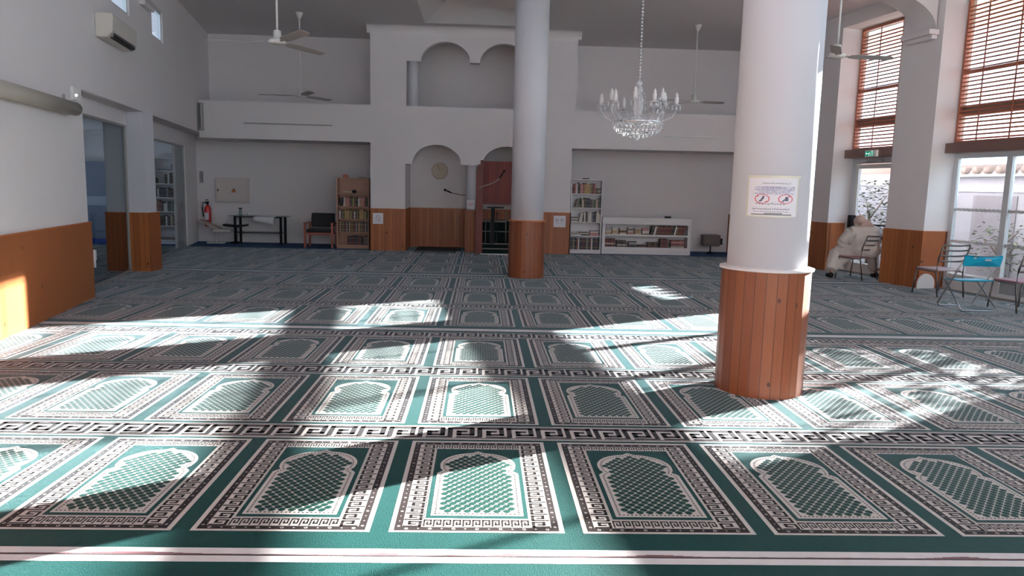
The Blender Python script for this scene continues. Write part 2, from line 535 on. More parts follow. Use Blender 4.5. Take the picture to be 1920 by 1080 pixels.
# glazed screens
for i, (Y0, Y1, zt) in enumerate(((10.55, 13.2, 2.53), (13.65, 18.42, 2.43))):
    f = MB(GM)
    a, b = gx(Y0), gx(Y1)
    f.box((a, .02, zt-.035), (b, .06, zt)).box((a, .02, .012), (b, .06, .05)).box((a, .02, .05), (a+.03, .06, zt-.035)).box((b-.035, .02, .05), (b, .06, zt-.035))
    fo = struct(f.build('door_%d' % (i+1), grey_metal))
    MB(GM).box((a+.03, .036, .05), (b-.035, .042, zt-.035)).build('glass_pane', glass_side, fo)
struct(MB(GM).box((gx(17.6), .07, .012), (gx(18.40), .13, 2.43)).build('trim_8', white_paint))
struct(MB().prism([(LX(10.2)-.02, 10.2), (LX(20)-.02, 20.0), (-11, 20.0), (-11, 10.2)], 2.77, 2.9).build('ceiling_side', plaster))
struct(MB().prism([(LX(10.2)-.15, 10.0), (LX(10.2)-.15, 10.19), (-11, 10.19), (-11, 10.0)], 0.012, 2.77).build('wall_side_near', plaster))
struct(MB(frame((-11, 20), (-11, 10))).slab(rect(0, 0, 10, 2.77), [rect(2.2, 1.0, 4.4, 2.2)], -.2, 0).build('wall_side_left', plaster))  # window opening added to bring daylight into the side room
portal((-11, 16.7, 1.6), (1, 0, 0), 2.2, 1.2)
struct(MB().box((-11, 19.3, .012), (GX(19.3)-.1, 19.4, 2.77)).build('wall_side_far', plaster))
t = thing('storage_cupboard', 'blue-grey cupboard with a pale middle rail seen through the left glass', 'cupboard', (-10.0, 18.9, .012))
MB().box((-1.0, 0, .1), (.75, .38, .93)).build('lower_door', bluegrey, t)
MB().box((-1.0, -.01, .93), (.75, .38, 1.15)).build('drawer_rail', mat('pale_blue_grey', (.27, .31, .38), .5), t)
MB().box((-1.0, 0, 1.15), (.75, .38, 2.0)).build('upper_door', bluegrey, t)
MB().box((-.98, .02, 0), (.73, .36, .1)).build('plinth', mat('cobalt_plinth', (.02, .06, .3), .6), t)

# ------------------------------------------------------------------ left pillar
t = thing('square_pillar', 'square white pillar with pine-clad base between the left glass screens', 'pillar', (-6.15, 13.4, .012))
MB().box((-.36, -.18, 1.02), (.32, .22, 2.755)).build('shaft', plaster2, t)
MB().box((-.385, -.20, 0), (.37, .24, 1.02)).build('wood_cladding', wood_x, t)
MB().box((-.39, -.21, 1.02), (.375, .245, 1.032)).build('ledge', trim_wood, t)

# ------------------------------------------------------------------ right wall: piers, glazed bays
pier_pts = {
    'pier_mid': ([(9.85, 11.50), (10.45, 11.50), (10.45, 12.38), (9.76, 12.38)], 'white pier with pine base left of the wide glass doors'),
}
CF = 9.85
w_ = MB(RW)
w_.box((CF, 14.30, 0.012), (10.45, 19.6, CZ))
w_.box((CF, 5.0, .012), (10.45, 5.9, CZ)).box((10.2, 5.9, .012), (10.45, 7.0, 2.42)).box((10.2, .3, .012), (10.45, 5.0, 2.56)).box((10.2, -5.0, .012), (10.45, -.6, 2.56)).box((CF, -.6, .012), (10.45, .3, CZ)).box((CF, -6.5, .012), (10.45, -5.0, CZ))
for a, b in ((12.38, 14.30), (5.9, 11.50), (.3, 5.0), (-5.0, -.6)):
    w_.box((CF, a, 5.08), (10.45, b, CZ))
struct(w_.build('wall_right', plaster))
t = thing('wall_pier', 'white pier with pine base between the exit door and the glass doors', 'pier')
MB(RW).prism(pier_pts['pier_mid'][0], 1.03, CZ).build('shaft', plaster, t)
q = [(9.825, 11.475), (10.36, 11.475), (10.45, 12.40), (9.735, 12.40)]
mbp = MB(RW).prism(q, .012, 1.03)
mbp.build('wood_cladding', wood_y, t)
MB(RW).prism([(9.82, 11.468), (10.36, 11.468), (10.45, 12.405), (9.73, 12.405)], 1.03, 1.043).build('ledge', trim_wood, t)
struct(MB(RW).box((CF-.025, 14.275, .012), (CF, 19.3, 1.03)).box((CF-.025, 14.275, .012), (10.25, 14.30, 1.03)).build('trim_9', wood_y))
struct(MB(RW).box((CF-.032, 14.268, 1.03), (CF, 19.3, 1.043)).box((CF-.032, 14.268, 1.03), (10.25, 14.30, 1.043)).build('trim_10', trim_wood))


def blind(s0, s1, label, tapes):
    t = thing('wooden_blind', label, 'window blind', rw(10.32, (s0+s1)/2, 2.6), TH)
    L = (s1-s0)/2
    sl = MB()
    z = .03
    N = int((5.06-2.60-.1)/.07)
    for i in range(N):
        zz = .06 + i*.07
        X = Matrix.Translation((0, 0, zz)) @ Matrix.Rotation(R(-12), 4, 'Y')
        sl.box((-.028, -L+.035, -.0135), (.028, L-.035, .0135), 0, X)
    sl.build('slats', blind_m, t)
    f = MB().box((-.035, -L, 0), (.035, -L+.035, 2.46)).box((-.035, L-.035, 0), (.035, L, 2.46)).box((-.035, -L, 2.42), (.035, L, 2.47)).box((-.035, -L+.05, 0), (.035, L-.05, .03))
    f.build('blind_frame', blind_m, t)
    MB().box((-.02, -L+.05, 1.19), (.02, L-.05, 1.23)).build('middle_rail', blind_m, t)
    for y in tapes:
        y = y-(s0+s1)/2
        MB().box((-.036, y-.014, .03), (-.031, y+.014, 2.42)).build('ladder_tape', blind_m, t)
    return t


blind(12.40, 14.28, 'narrow red-brown wooden blind above the exit door', (13.05, 13.68))
blind(9.70, 11.48, 'wide red-brown wooden blind above the glass doors at right', (10.36, 11.02))
for nm, s0, s1, lb in (('window_ledge', 12.36, 14.33, 'brown wooden ledge over the exit door carrying the green exit sign'), ('window_ledge', 5.9, 11.53, 'long brown wooden ledge over the white glass doors')):
    tag(MB(RW).box((10.12, s0, 2.42), (10.42, s1, 2.59)).build(nm, ledge_m, bevel=.004), lb, 'window ledge')
taupe = mat('taupe_window_frame', (.20, .165, .15), .5)
# upper window frames outside the blinds, with the heavy transom
i = 3
for s0, s1, mull in ((12.38, 14.30, ()), (5.9, 11.50, (7.12, 9.66)), (.3, 5.0, (2.6,)), (-5.0, -.6, (-3.0,))):
    f = MB(RW)
    f.box((10.38, s0, 2.56), (10.44, s1, 2.64)).box((10.38, s0, 5.02), (10.44, s1, 5.08)).box((10.37, s0, 3.06), (10.45, s1, 3.25))
    f.box((10.38, s0, 2.64), (10.44, s0+.03, 5.02)).box((10.38, s1-.03, 2.64), (10.44, s1, 5.02))
    for m_ in mull: f.box((10.39, m_-.022, 2.64), (10.43, m_+.022, 5.02))
    fo = struct(f.build('window_%d' % i, taupe)); i += 1
    MB(RW).box((10.405, s0+.06, 2.64), (10.41, s1-.06, 5.02)).build('window_pane', glass_clear, fo)
    c = rw(10.5, (s0+s1)/2, 3.85)
    portal(c, (-math.cos(TH), -math.sin(TH), 0), s1-s0, 2.4)
# lower glazing: white doors
def glazed(name, s0, s1, stiles, bars, gm=glass_tint, c=10.33):
    f = MB(RW)
    f.box((c, s0, .02), (c+.07, s1, .09)).box((c, s0, 2.33), (c+.07, s1, 2.42))
    f.box((c, s0, .09), (c+.07, s0+.10, 2.33)).box((c, s1-.10, .09), (c+.07, s1, 2.33))
    edges = [s0+.10] + [x for m_ in stiles for x in (m_-.06, m_+.06)] + [s1-.10]
    for m_ in stiles: f.box((c-.01, m_-.06, .09), (c+.07, m_-.004, 2.33)).box((c, m_+.004, .09), (c+.07, m_+.06, 2.33))
    for j in range(0, len(edges), 2):
        a, b = edges[j], edges[j+1]
        for z0, z1 in bars: f.box((c+.015, a, z0), (c+.055, b, z1))
        f.box((c+.01, a, .09), (c+.06, b, .30))
    fo = struct(f.build(name, white_pvc))
    MB(RW).box((c+.032, s0+.1, .3), (c+.037, s1-.1, 2.33)).build('glass_pane', gm, fo)
    return fo

dfo = glazed('door_3', 7.0, 11.50, (10.33, 9.2, 8.07), ((.86, .90), (1.42, 1.46)))
portal(rw(10.55, 9.25, 1.3), (-math.cos(TH), -math.sin(TH), 0), 4.5, 2.2)
# frosted diagonal tape on the two bars of the glass doors
tp = MB(RW)
for zc in (.88, 1.44):
    for s0, s1 in ((10.40, 11.38), (9.27, 10.26)):
        nn = int((s1-s0)/.09)
        for j in range(nn):
            a = s0+j*.09
            tp.add([(10.33, a, zc-.03), (10.33, a+.045, zc-.03), (10.33, a+.075, zc+.03), (10.33, a+.03, zc+.03)], [(0, 1, 2, 3)])
tp.build('safety_stripe', white_plastic, dfo, recalc=False)
# exit door
f = MB(RW)
c = 10.33
f.box((c, 12.40, .02), (c+.07, 12.52, 2.42)).box((c, 14.16, .02), (c+.07, 14.29, 2.42)).box((c, 12.52, 2.30), (c+.07, 14.16, 2.42))
ef = struct(f.build('door_4', white_pvc))
MB(RW).box((c-.01, 12.54, .03), (c+.05, 12.62, 2.29)).box((c-.01, 14.06, .03), (c+.05, 14.15, 2.29)).box((c-.01, 12.62, 2.2), (c+.05, 14.06, 2.29)).box((c-.01, 12.62, .03), (c+.05, 14.06, .22)).build('door_leaf_frame', white_plastic, ef)
MB(RW).box((c+.02, 12.62, .22), (c+.025, 14.06, 2.2)).build('glass_pane', glass_tint, ef)
MB(RW).tube([(c-.10, 12.62, 1.05), (c-.10, 14.08, 1.05)], .018, 8).box((c-.12, 14.02, .96), (c-.01, 14.14, 1.22)).box((c-.12, 12.56, .92), (c-.01, 12.68, 1.22)).build('push_bar', black, ef)
MB(RW).tube([(c-.05, 12.60, 1.2), (c-.05, 12.60, 2.35)], .028, 8).box((c-.09, 12.55, 2.18), (c-.01, 12.66, 2.42)).build('vertical_bolt', black, ef)
MB(RW).box((c-.08, 13.3, 2.33), (c-.01, 13.75, 2.37)).tube([(c-.05, 13.4, 2.33), (c-.2, 13.7, 2.31), (c-.03, 14.0, 2.29)], .008, 6).build('door_closer', grey_metal, ef)
struct(MB(RW).box((10.25, 5.9, .0), (10.34, 14.28, .03)).build('trim_11', grey_metal))
# exit sign
t = thing('exit_sign', 'small lit green exit sign with white running figure on the brown ledge', 'exit sign', rw(10.12, 13.42, 2.42), TH)
MB().box((-.05, -.19, 0), (0, .15, .13)).build('housing', white_plastic, t)
MB().box((-.054, -.11, .015), (-.05, .14, .115)).build('green_panel', green_sign, t)
pic = MB()
wm = emis('lit_exit_white', (.75, .95, .85), .9)
def stroke(mb, pts, r, y, mi=0):
    """flat strokes on a board facing -x : pts are (s,z)"""
    for (a, b), (c2, d2) in zip(pts[:-1], pts[1:]):
        dx, dz = c2-a, d2-b
        L = math.hypot(dx, dz) or 1
        nx, nz = -dz/L*r, dx/L*r
        mb.add([(y, a+nx, b+nz), (y, c2+nx, d2+nz), (y, c2-nx, d2-nz), (y, a-nx, b-nz)], [(0, 1, 2, 3)], mi)
stroke(pic, [(.005, .09), (.025, .062), (.05, .058)], .006, -.0555)
stroke(pic, [(.0, .05), (.02, .065), (.03, .04), (.01, .02)], .006, -.0555)
stroke(pic, [(.06, .065), (.115, .065)], .006, -.0555)
stroke(pic, [(.095, .085), (.118, .065), (.095, .045)], .005, -.0555)
stroke(pic, [(-.085, .02), (-.085, .11), (-.04, .11), (-.04, .02)], .005, -.0555)
pic.build('running_figure', wm, t, recalc=False)
# fixed arch bracket from the pier, with impost
def bracket(M, label, zb=4.52):
    t = thing('arch_bracket', label, 'arch')
    a, rise = 1.12, .58
    pts = [(0, zb)] + [(a - a*math.cos(PI/2*i/16), zb + rise*math.sin(PI/2*i/16)) for i in range(1, 17)] + [(a+.25, zb+rise), (a+.25, CZ-.004), (0, CZ-.004)]
    MB(M).slab(pts, [], 0, .55).build('arch_rib', plaster, t)
    MB(M).box((-.0, -.09, zb-.09), (.20, .62, zb)).box((-.0, -.05, zb-.16), (.11, .59, zb-.09)).build('impost', plaster, t, bevel=.01)
    MB(M).box((a-.02, -.04, zb+rise-.07), (a+.27, .59, zb+rise)).build('crown_block', plaster, t, bevel=.01)
pm = Matrix.Translation(rw(9.80, 11.62)) @ Matrix.Rotation(TH+PI, 4, 'Z') @ Matrix.Scale(-1, 4, (0, 1, 0))
bracket(pm, 'white half arch with moulded impost springing from the right pier')
lm = Matrix.Translation((LX(14.25), 13.35, 0)) @ Matrix.Rotation(R(10.5), 4, 'Z')
bracket(Matrix.Translation((LX(13.4), 13.35, 0)) @ Matrix.Rotation(R(10.5), 4, 'Z'), 'white half arch impost high on the left wall beside the small windows', 4.72)

# ------------------------------------------------------------------ round columns
def column(x, y, rp, rw_, label):
    t = thing('round_column', label, 'column', (x, y, .012))
    MB().lathe([(rp, 1.02), (rp, CZ-.013)], seg=48).build('shaft', plaster2, t)
    pts = []
    n = 26
    mb = MB()
    for i in range(n):
        a0, a1 = 2*PI*i/n, 2*PI*(i+1)/n
        mb.add([(rw_*math.cos(a0), rw_*math.sin(a0), 0), (rw_*math.cos(a1), rw_*math.sin(a1), 0), (rw_*math.cos(a1), rw_*math.sin(a1), 1.02), (rw_*math.cos(a0), rw_*math.sin(a0), 1.02)], [(0, 1, 2, 3)])
    mb.build('wood_cladding', wood_a, t)
    return t
t = column(2.365, 5.99, .315, .355, 'nearest round white column with pine-clad base and a taped notice')
MB().lathe([(.31, 1.018), (.372, 1.018), (.374, 1.035), (.31, 1.05)], seg=48).build('collar', white_paint, t)
t = column(.845, 13.52, .298, .33, 'round white column with pine-clad base standing before the far arches')
MB().lathe([(.29, 1.018), (.343, 1.018), (.343, 1.035), (.29, 1.045)], seg=48).build('collar', trim_wood, t)

# ------------------------------------------------------------------ prayer carpet rolls
def cm(name, col):
    m = mat(name, col, .60, spec=.14, bump=.35, bscale=220, var=.10, vscale=14, sheen=.38)
    m.node_tree.nodes['Principled BSDF'].inputs['Sheen Roughness'].default_value = .14
    m.node_tree.nodes['Principled BSDF'].inputs['Sheen Tint'].default_value = (.70, .86, 1, 1)
    return m
c_green = cm('carpet_green', (.006, .046, .043))
c_cream = cm('carpet_cream', (.57, .50, .47))
c_dark = cm('carpet_dark_brown', (.022, .014, .014))
c_dkgreen = cm('carpet_lattice_green', (.004, .040, .031))
c_white = cm('carpet_white_edge', (.70, .64, .64))
c_seam = cm('carpet_seam_maroon', (.20, .10, .11))
CM = [c_green, c_cream, c_dark, c_dkgreen, c_white, c_seam]
G_, CR, DK, LG, WH, SE = range(6)
HW, ML = .4204, 1.268
DZ = .0007
def zc(l): return .012 + DZ*l

tpl = []     # template of one mat: (list of (u,v), layer, material)
def trect(u0, v0, u1, v1, l, m): tpl.append(([(u0, v0), (u1, v0), (u1, v1), (u0, v1)], l, m))
trect(-HW, 0, HW, ML, 1, CR)
trect(-HW+.024, .018, HW-.024, ML-.028, 2, DK)
trect(-HW+.060, .053, HW-.060, ML-.072, 3, CR)
# greek strokes round the band
def strokes(path, wd, place, l, m):
    for (a, b), (c, d) in zip(path[:-1], path[1:]):
        x0, x1 = min(a, c)-wd/2, max(a, c)+wd/2
        y0, y1 = min(b, d)-wd/2, max(b, d)+wd/2
        tpl.append(([place(x0, y0), place(x1, y0), place(x1, y1), place(x0, y1)], l, m))
KEY = [(.10, .05), (.10, .90), (.78, .90), (.78, .30), (.42, .30), (.42, .60)]
bw = .098
nu = 16
per = (ML-.053-.072)/nu
for side in (-1, 1):
    for i in range(nu):
        v0 = .053+i*per
        def place(x, y, side=side, v0=v0): return (side*(HW-.060-bw*(.06+.88*y)), v0+per*x)
        strokes(KEY, .165, place, 4, DK)
nb = 11
perb = (2*(HW-.060-bw))/nb
for i in range(nb):
    u0 = -(HW-.060-bw)+i*perb
    strokes(KEY, .165, lambda x, y, u0=u0: (u0+perb*x, .060+.072*y), 4, DK)
    strokes(KEY, .165, lambda x, y, u0=u0: (u0+perb*x, ML-.138+.060*y), 4, DK)
# dots and rings in outer dark band
def hexa(u, v, r, l, m):
    tpl.append(([(u+r*math.cos(PI/3*q), v+r*math.sin(PI/3*q)) for q in range(6)], l, m))
for i in range(22):
    v = .06+i*(ML-.12)/21
    for s in (-1, 1):
        hexa(s*(HW-.042), v, .008 if i % 3 == 0 else .004, 3, CR)
        if i % 3 == 0: hexa(s*(HW-.042), v, .004, 4, DK)
for i in range(13):
    u = -.34+i*.68/12
    for v in (.035, ML-.05):
        hexa(u, v, .010 if i % 2 == 0 else .005, 3, CR)
        if i % 2 == 0: hexa(u, v, .005, 4, DK)
gi = HW-.060-bw
trect(-gi, .138, gi, ML-.144, 5, CR)
trect(-gi+.008, .145, gi-.008, ML-.150, 6, G_)
# arched panel
def panel(off):
    w0, wn_, wm, vb, vs, vn, vm, va = .232-off, .200-off, .221-off, .172+off, .722-off*.6, .760-off*.3, .850, 1.078-off*1.15
    pts = [(-w0, vb), (w0, vb), (w0, vs), (w0-.012, vs+.016), (wn_, vn)]
    n = 12
    right = [(wn_+(wm-wn_)*.75, vn+.035), (wm, vm)]
    for i in range(1, n):
        a = PI/2*i/n
        right.append((wm*math.cos(a)**.9, vm+(va-vm-.03)*math.sin(a)**1.0))
    pts += right + [(0, va)]
    left = [(-x, y) for x, y in right[::-1]]
    pts += left + [(-wn_, vn), (-w0+.012, vs+.016), (-w0, vs)]
    return pts
P0, P1, P2 = panel(0), panel(.010), panel(.034)
def fan(poly, l, m):
    cu, cvv = 0, .5
    for i in range(len(poly)):
        a, b = poly[i], poly[(i+1) % len(poly)]
        tpl.append(([(cu, cvv), a, b], l, m))
# panel fans are star shaped about the middle except tiny notch; fine
fan(P0, 7, CR)
def inside(p, poly):
    x, y = p; r = False
    j = len(poly)-1
    for i in range(len(poly)):
        xi, yi = poly[i]; xj, yj = poly[j]
        if (yi > y) != (yj > y) and x < (xj-xi)*(y-yi)/(yj-yi)+xi: r = not r
        j = i
    return r
# dotted border
mid = panel(.022)
acc = 0
for i in range(len(mid)):
    a, b = mid[i], mid[(i+1) % len(mid)]
    L = math.hypot(b[0]-a[0], b[1]-a[1])
    t_ = acc
    while t_ < L:
        u = a[0]+(b[0]-a[0])*t_/L; v = a[1]+(b[1]-a[1])*t_/L
        tpl.append(([(u-.005, v-.005), (u+.005, v-.005), (u+.005, v+.005), (u-.005, v+.005)], 8, DK))
        t_ += .021
    acc = t_-L
a_, b_ = .050, .060
for i in range(-9, 10):
    for j in range(0, 34):
        u = (i + (.5 if j % 2 else 0))*a_/1.0
        v = .225 + j*b_/2
        if abs(u) < .2 and inside((u, v), panel(.045)):
            tpl.append(([(u-.0215, v), (u-.0075, v-.0195), (u+.0075, v-.0195), (u+.0215, v), (u+.0075, v+.0195), (u-.0075, v+.0195)], 8, LG))


def roll(i, xa, xb, label, left_fn, y_end=None):
    y0 = 3.105 + 5.225*i
    y1 = y0+5.225
    vs = []; fs = []; ms = []
    def poly(pts, l, m):
        b = len(vs)
        z = zc(l)
        for x, y in pts: vs.append((x, y - .0083*x, z))
        fs.append(list(range(b, b+len(pts)))); ms.append(m)
    def strip(a, b, l, m, x0=xa, x1=xb): poly([(x0, a), (x1, a), (x1, b), (x0, b)], l, m)
    strip(y0+.0, y1-.0, 0, G_)
    strip(y0+.006, y0+.064, 1, WH)
    strip(y1-.060, y1-.006, 1, WH)
    rnd = random.Random(i)
    # frayed seam line
    nseg = 420
    for q in range(nseg):
        x0 = xa+(xb-xa)*q/nseg; x1 = xa+(xb-xa)*(q+1)/nseg
        wv = (.007+.016*max(0, math.sin(x0*7.3+2*math.sin(x0*2.1)))**3+.003*rnd.random())*(1 if i == 0 else .4)
        poly([(x0, y0-.0), (x1, y0-.0), (x1, y0+wv), (x0, y0+wv)], 2, SE)
    # key borders between rows
    for a, b in ((1.530, 1.805), (3.160, 3.455), (4.790, 5.070)):
        if i == -1 and a > 4.5: continue
        a += y0; b += y0
        strip(a, b, 1, CR)
        strip(a+.018, a+.030, 2, DK); strip(b-.030, b-.018, 2, DK)
        H = b-a-.075; p = .197
        KB = [(.10, .0), (.10, .92), (.84, .92), (.84, .28), (.40, .28), (.40, .60), (.60, .60)]
        x = math.floor(xa/p)*p
        while x < xb:
            for (c, d), (e, f_) in zip(KB[:-1], KB[1:]):
                wd = .165
                X0, X1 = min(c, e)-wd/2, max(c, e)+wd/2
                Y0, Y1 = max(0, min(d, f_)-wd/2), min(1, max(d, f_)+wd/2)
                poly([(x+p*X0, a+.037+H*Y0), (x+p*X1, a+.037+H*Y0), (x+p*X1, a+.037+H*Y1), (x+p*X0, a+.037+H*Y1)], 3, DK)
            poly([(x+p*.30, a+.037), (x+p*1.05, a+.037), (x+p*1.05, a+.037+H*.12), (x+p*.30, a+.037+H*.12)], 3, DK)
            x += p
    for off in (.229, 1.847, 3.505):
        m = math.floor((xa+3.202)/.9303)-1
        while -3.202+m*.9303 < xb:
            cx = -3.202+m*.9303+HW; m += 1
            if cx+HW < xa or cx-HW > xb: continue
            for pts, l, mm in tpl: poly([(cx+u, y0+off+v) for u, v in pts], l, mm)
    me = bpy.data.meshes.new('prayer_carpet')
    me.from_pydata(vs, [], fs)
    for m in CM: me.materials.append(m)
    me.polygons.foreach_set('material_index', ms)
    bm = bmesh.new(); bm.from_mesh(me)
    # underside and edges so that the roll has its thickness
    b = [bm.verts.new(v) for v in ((xa, y0-.0083*xa, .001), (xb, y0-.0083*xb, .001), (xb, y1-.0083*xb, .001), (xa, y1-.0083*xa, .001))]
    tp_ = [bm.verts.new((v.co.x, v.co.y, zc(0))) for v in b]
    bm.faces.new(b[::-1])
    for q in range(4): bm.faces.new((b[q], b[(q+1) % 4], tp_[(q+1) % 4], tp_[q]))
    planes = [(Vector(rw(10.24, 0)), Vector((math.cos(TH), math.sin(TH), 0)))]
    planes += left_fn
    if y_end: planes.append((Vector((0, y_end, 0)), Vector((0, 1, 0))))
    for co, no in planes:
        bmesh.ops.bisect_plane(bm, geom=bm.verts[:]+bm.edges[:]+bm.faces[:], plane_co=co, plane_no=no, clear_outer=True)
    bm.to_mesh(me); bm.free()
    o = bpy.data.objects.new('prayer_carpet', me); COL.objects.link(o)
    return tag(o, label, 'carpet')

nl = Vector((-1, -.1855, 0)).normalized()
left_wall_plane = [(Vector((LX(0)+.03, 0, 0)), nl)]
side_plane = [(Vector((-10.9, 0, 0)), Vector((-1, 0, 0)))]
roll(-1, -6, 14, 'green prayer carpet strip nearest the camera below the white seam', left_wall_plane)
roll(0, -6, 12, 'green prayer carpet strip with three rows of mats in the sunlit foreground', left_wall_plane)
roll(1, -11, 11, 'green prayer carpet strip behind the sunlit one, crossing the middle of the hall', side_plane)
roll(2, -11, 11, 'farthest green prayer carpet strip lying before the arches', side_plane, 18.36)
tag(MB().box((-11, 18.37, .001), (-2.75, 19.98, .010)).build('blue_carpet', blue_carpet_m), 'strip of blue carpet under the table and armchair in the left alcove', 'carpet')
tag(MB().box((2.22, 18.37, .001), (7.0, 19.98, .010)).build('blue_carpet', blue_carpet_m), 'blue carpet in the right alcove beside the low white bookcase', 'carpet')
tag(MB().box((-1.84, 18.37, .001), (1.34, 19.57, .010)).build('niche_carpet', c_dkgreen), 'dark green carpet on the niche floor behind the arches', 'carpet')
# ------------------------------------------------------------------ outside: low tiled building, added sun-blocking wall, trees
pt_ = thing('porch_fascia', 'brown and white porch fascia boards outside the exit door', 'fascia')
MB(RW).box((11.3, 13.1, 2.13), (11.45, 19.0, 2.60)).build('brown_board', ledge_m, pt_)
MB(RW).box((11.28, 13.1, 1.99), (11.45, 19.0, 2.12)).build('white_board', mat('fascia_white', (.75, .75, .76), .6), pt_)
MB(RW).tube([(11.38, 18.6, -.08), (11.38, 18.6, 2.0)], .05, 10).build('post', white_pvc, pt_)
bl = thing('outbuilding', 'low outbuilding with scalloped roof tiles outside the glass doors', 'building')
stucco = mat('grey_stucco', (0.27, 0.27, 0.30), 0.9, var=0.12, vscale=2)
MB(RW).box((13.0, 10.3, -.08), (16.0, 24.0, 2.10)).build('wall', stucco, bl)
MB(RW).box((12.85, 10.2, 2.10), (16.0, 24.1, 2.22)).build('gutter_board', mat('white_fascia', (.7, .7, .7), .6), bl)
MB(RW).box((12.97, 10.9, 1.78), (13.0, 15.8, 1.93)).box((12.97, 16.6, 1.9), (13.0, 22.0, 2.06)).build('wall_band', mat('pale_band', (.62, .63, .68), .7), bl)
gd_ = mat('grey_door', (.16, .15, .17), .6)
MB(RW).box((12.98, 11.2, .2), (13.0, 11.8, 1.7)).build('door', gd_, bl)
MB(RW).box((12.98, 12.7, .0), (13.0, 13.8, 1.7)).build('door', gd_, bl)
rt = MB(RW)
for j in range(46):
    s = 10.3+j*.30
    rt.tube([(12.75, s, 2.23), (14.6, s, 2.40)], .085, 10)
rt.box((12.9, 10.2, 2.2), (14.6, 24.1, 2.24))
rt.build('roof_tiles', mat('roof_tile', (.24, .19, .17), .9, var=.15), bl)
tag(MB(RW).box((14.0, -12, -.08), (14.2, 10.1, 2.3)).build('sun_block_wall', mat('sun_block_stucco', (.50, .47, .44), .9, var=.1)), 'plain wall added along the yard to block low sun', 'wall')  # wall added to keep low sun out of the lower glazing


def tree(c, s, h, crown, n, cols, label, name, lo=.9, seed=1, leaf=.05):
    rnd = random.Random(seed)
    t = thing(name, label, 'tree', rw(c, s, -.08), 0)
    tr = MB().tube([(0, 0, 0), (.03, .02, h*.35), (-.02, .04, h*.62)], [.05, .04, .02], 8)
    for q in range(5):
        a = q*1.3
        tr.tube([(0, 0, h*(.3+.06*q)), (crown*.5*math.cos(a), crown*.5*math.sin(a), h*(.55+.06*q))], [.018, .008], 6)
    tr.build('trunk', mat(name+'_bark', (.12, .09, .07), .9), t)
    ms = [mat(name+'_leaf_%d' % q, c_, .8) for q, c_ in enumerate(cols)]
    lf = MB()
    for q in range(n):
        while True:
            x, y, z = rnd.uniform(-1, 1), rnd.uniform(-1, 1), rnd.uniform(-1, 1)
            if x*x+y*y+z*z < 1: break
        z = lo + (z+1)/2*(h-lo)
        p = Vector((x*crown, y*crown, z))
        a = rnd.uniform(0, 6.3); b = rnd.uniform(-1, 1)
        u = Vector((math.cos(a), math.sin(a), b*.5)).normalized()*leaf
        v = u.cross(Vector((0, .3, 1))).normalized()*leaf*.55
        lf.add([p-u, p-v, p+u, p+v], [(0, 1, 2, 3)], rnd.randrange(len(cols)))
    o = lf.build('foliage', ms, t, recalc=False)
    return t

tree(12.3, 9.6, 2.9, 1.0, 3200, [(.75, .55, .10), (.60, .52, .16), (.35, .42, .12)], 'small tree with yellow autumn leaves outside the glass doors', 'autumn_tree', 1.2, 3)
tree(12.1, 15.9, 2.2, .75, 800, [(.10, .13, .08), (.16, .18, .12)], 'grey-green shrub seen through the glass of the exit door', 'yard_shrub', .3, 5, .06)
tree(12.6, 12.6, 1.35, .6, 350, [(.10, .14, .07), (.16, .2, .1)], 'low green bush outside the left pane of the glass doors', 'yard_bush', .1, 8, .05)
tree(12.7, 7.4, 3.1, 1.4, 5200, [(.20, .26, .10), (.5, .45, .15)], 'unseen bush added beyond the right frame to thin the sun through the glass doors', 'yard_shrub', .8, 9, .06)  # unseen bush, added to thin the sun reaching the carpet

# ------------------------------------------------------------------ ceiling fans
fan_white = mat('fan_white_enamel', (.66, .65, .62), .35)
fan_blade = mat('fan_blade_grey', (.36, .34, .33), .5)
def fan(x, y, z, r, angs, label):
    t = thing('ceiling_fan', label, 'ceiling fan', (x, y, z), 0, 'ceiling fans')
    MB().tube([(0, 0, .10), (0, 0, CZ-z-.05)], .016, 10).build('rod', fan_white, t)
    MB().lathe([(.02, CZ-z-.16), (.075, CZ-z-.04), (.08, CZ-z-.002)], seg=20).build('canopy', fan_white, t)
    MB().lathe([(.045, .16), (.055, .15), (.058, .05), (.115, .035), (.125, .0), (.11, -.025), (.03, -.035)], seg=24).build('motor', fan_white, t)
    for a in angs:
        X = Matrix.Rotation(R(a), 4, 'Z')
        b = MB()
        Xr = X @ Matrix.Rotation(R(-13), 4, 'X')
        b.box((.10, -.018, -.004), (.24, .018, .004), 0, Xr)
        pl = [(.20, -.05), (.30, -.075), (r-.04, -.072), (r, -.05), (r, .05), (r-.04, .072), (.30, .075), (.20, .05)]
        b.prism(pl, -.003, .003, 0, Xr)
        b.build('blade', fan_blade, t)
    return t
fan(-2.93, 11.0, 3.60, 1.0, (183, 62, -54), 'nearest white three-bladed ceiling fan hanging at upper left')
fan(-4.09, 17.2, 3.55, .92, (182, 55, -62), 'far white ceiling fan hanging behind the nearest fan at upper left')
fan(4.79, 17.05, 3.66, .72, (5, 125, 200), 'white ceiling fan hanging behind the crystal chandelier')
fan(5.17, 11.0, 3.66, .85, (3, 123, 243), 'white ceiling fan half hidden behind the nearest column')

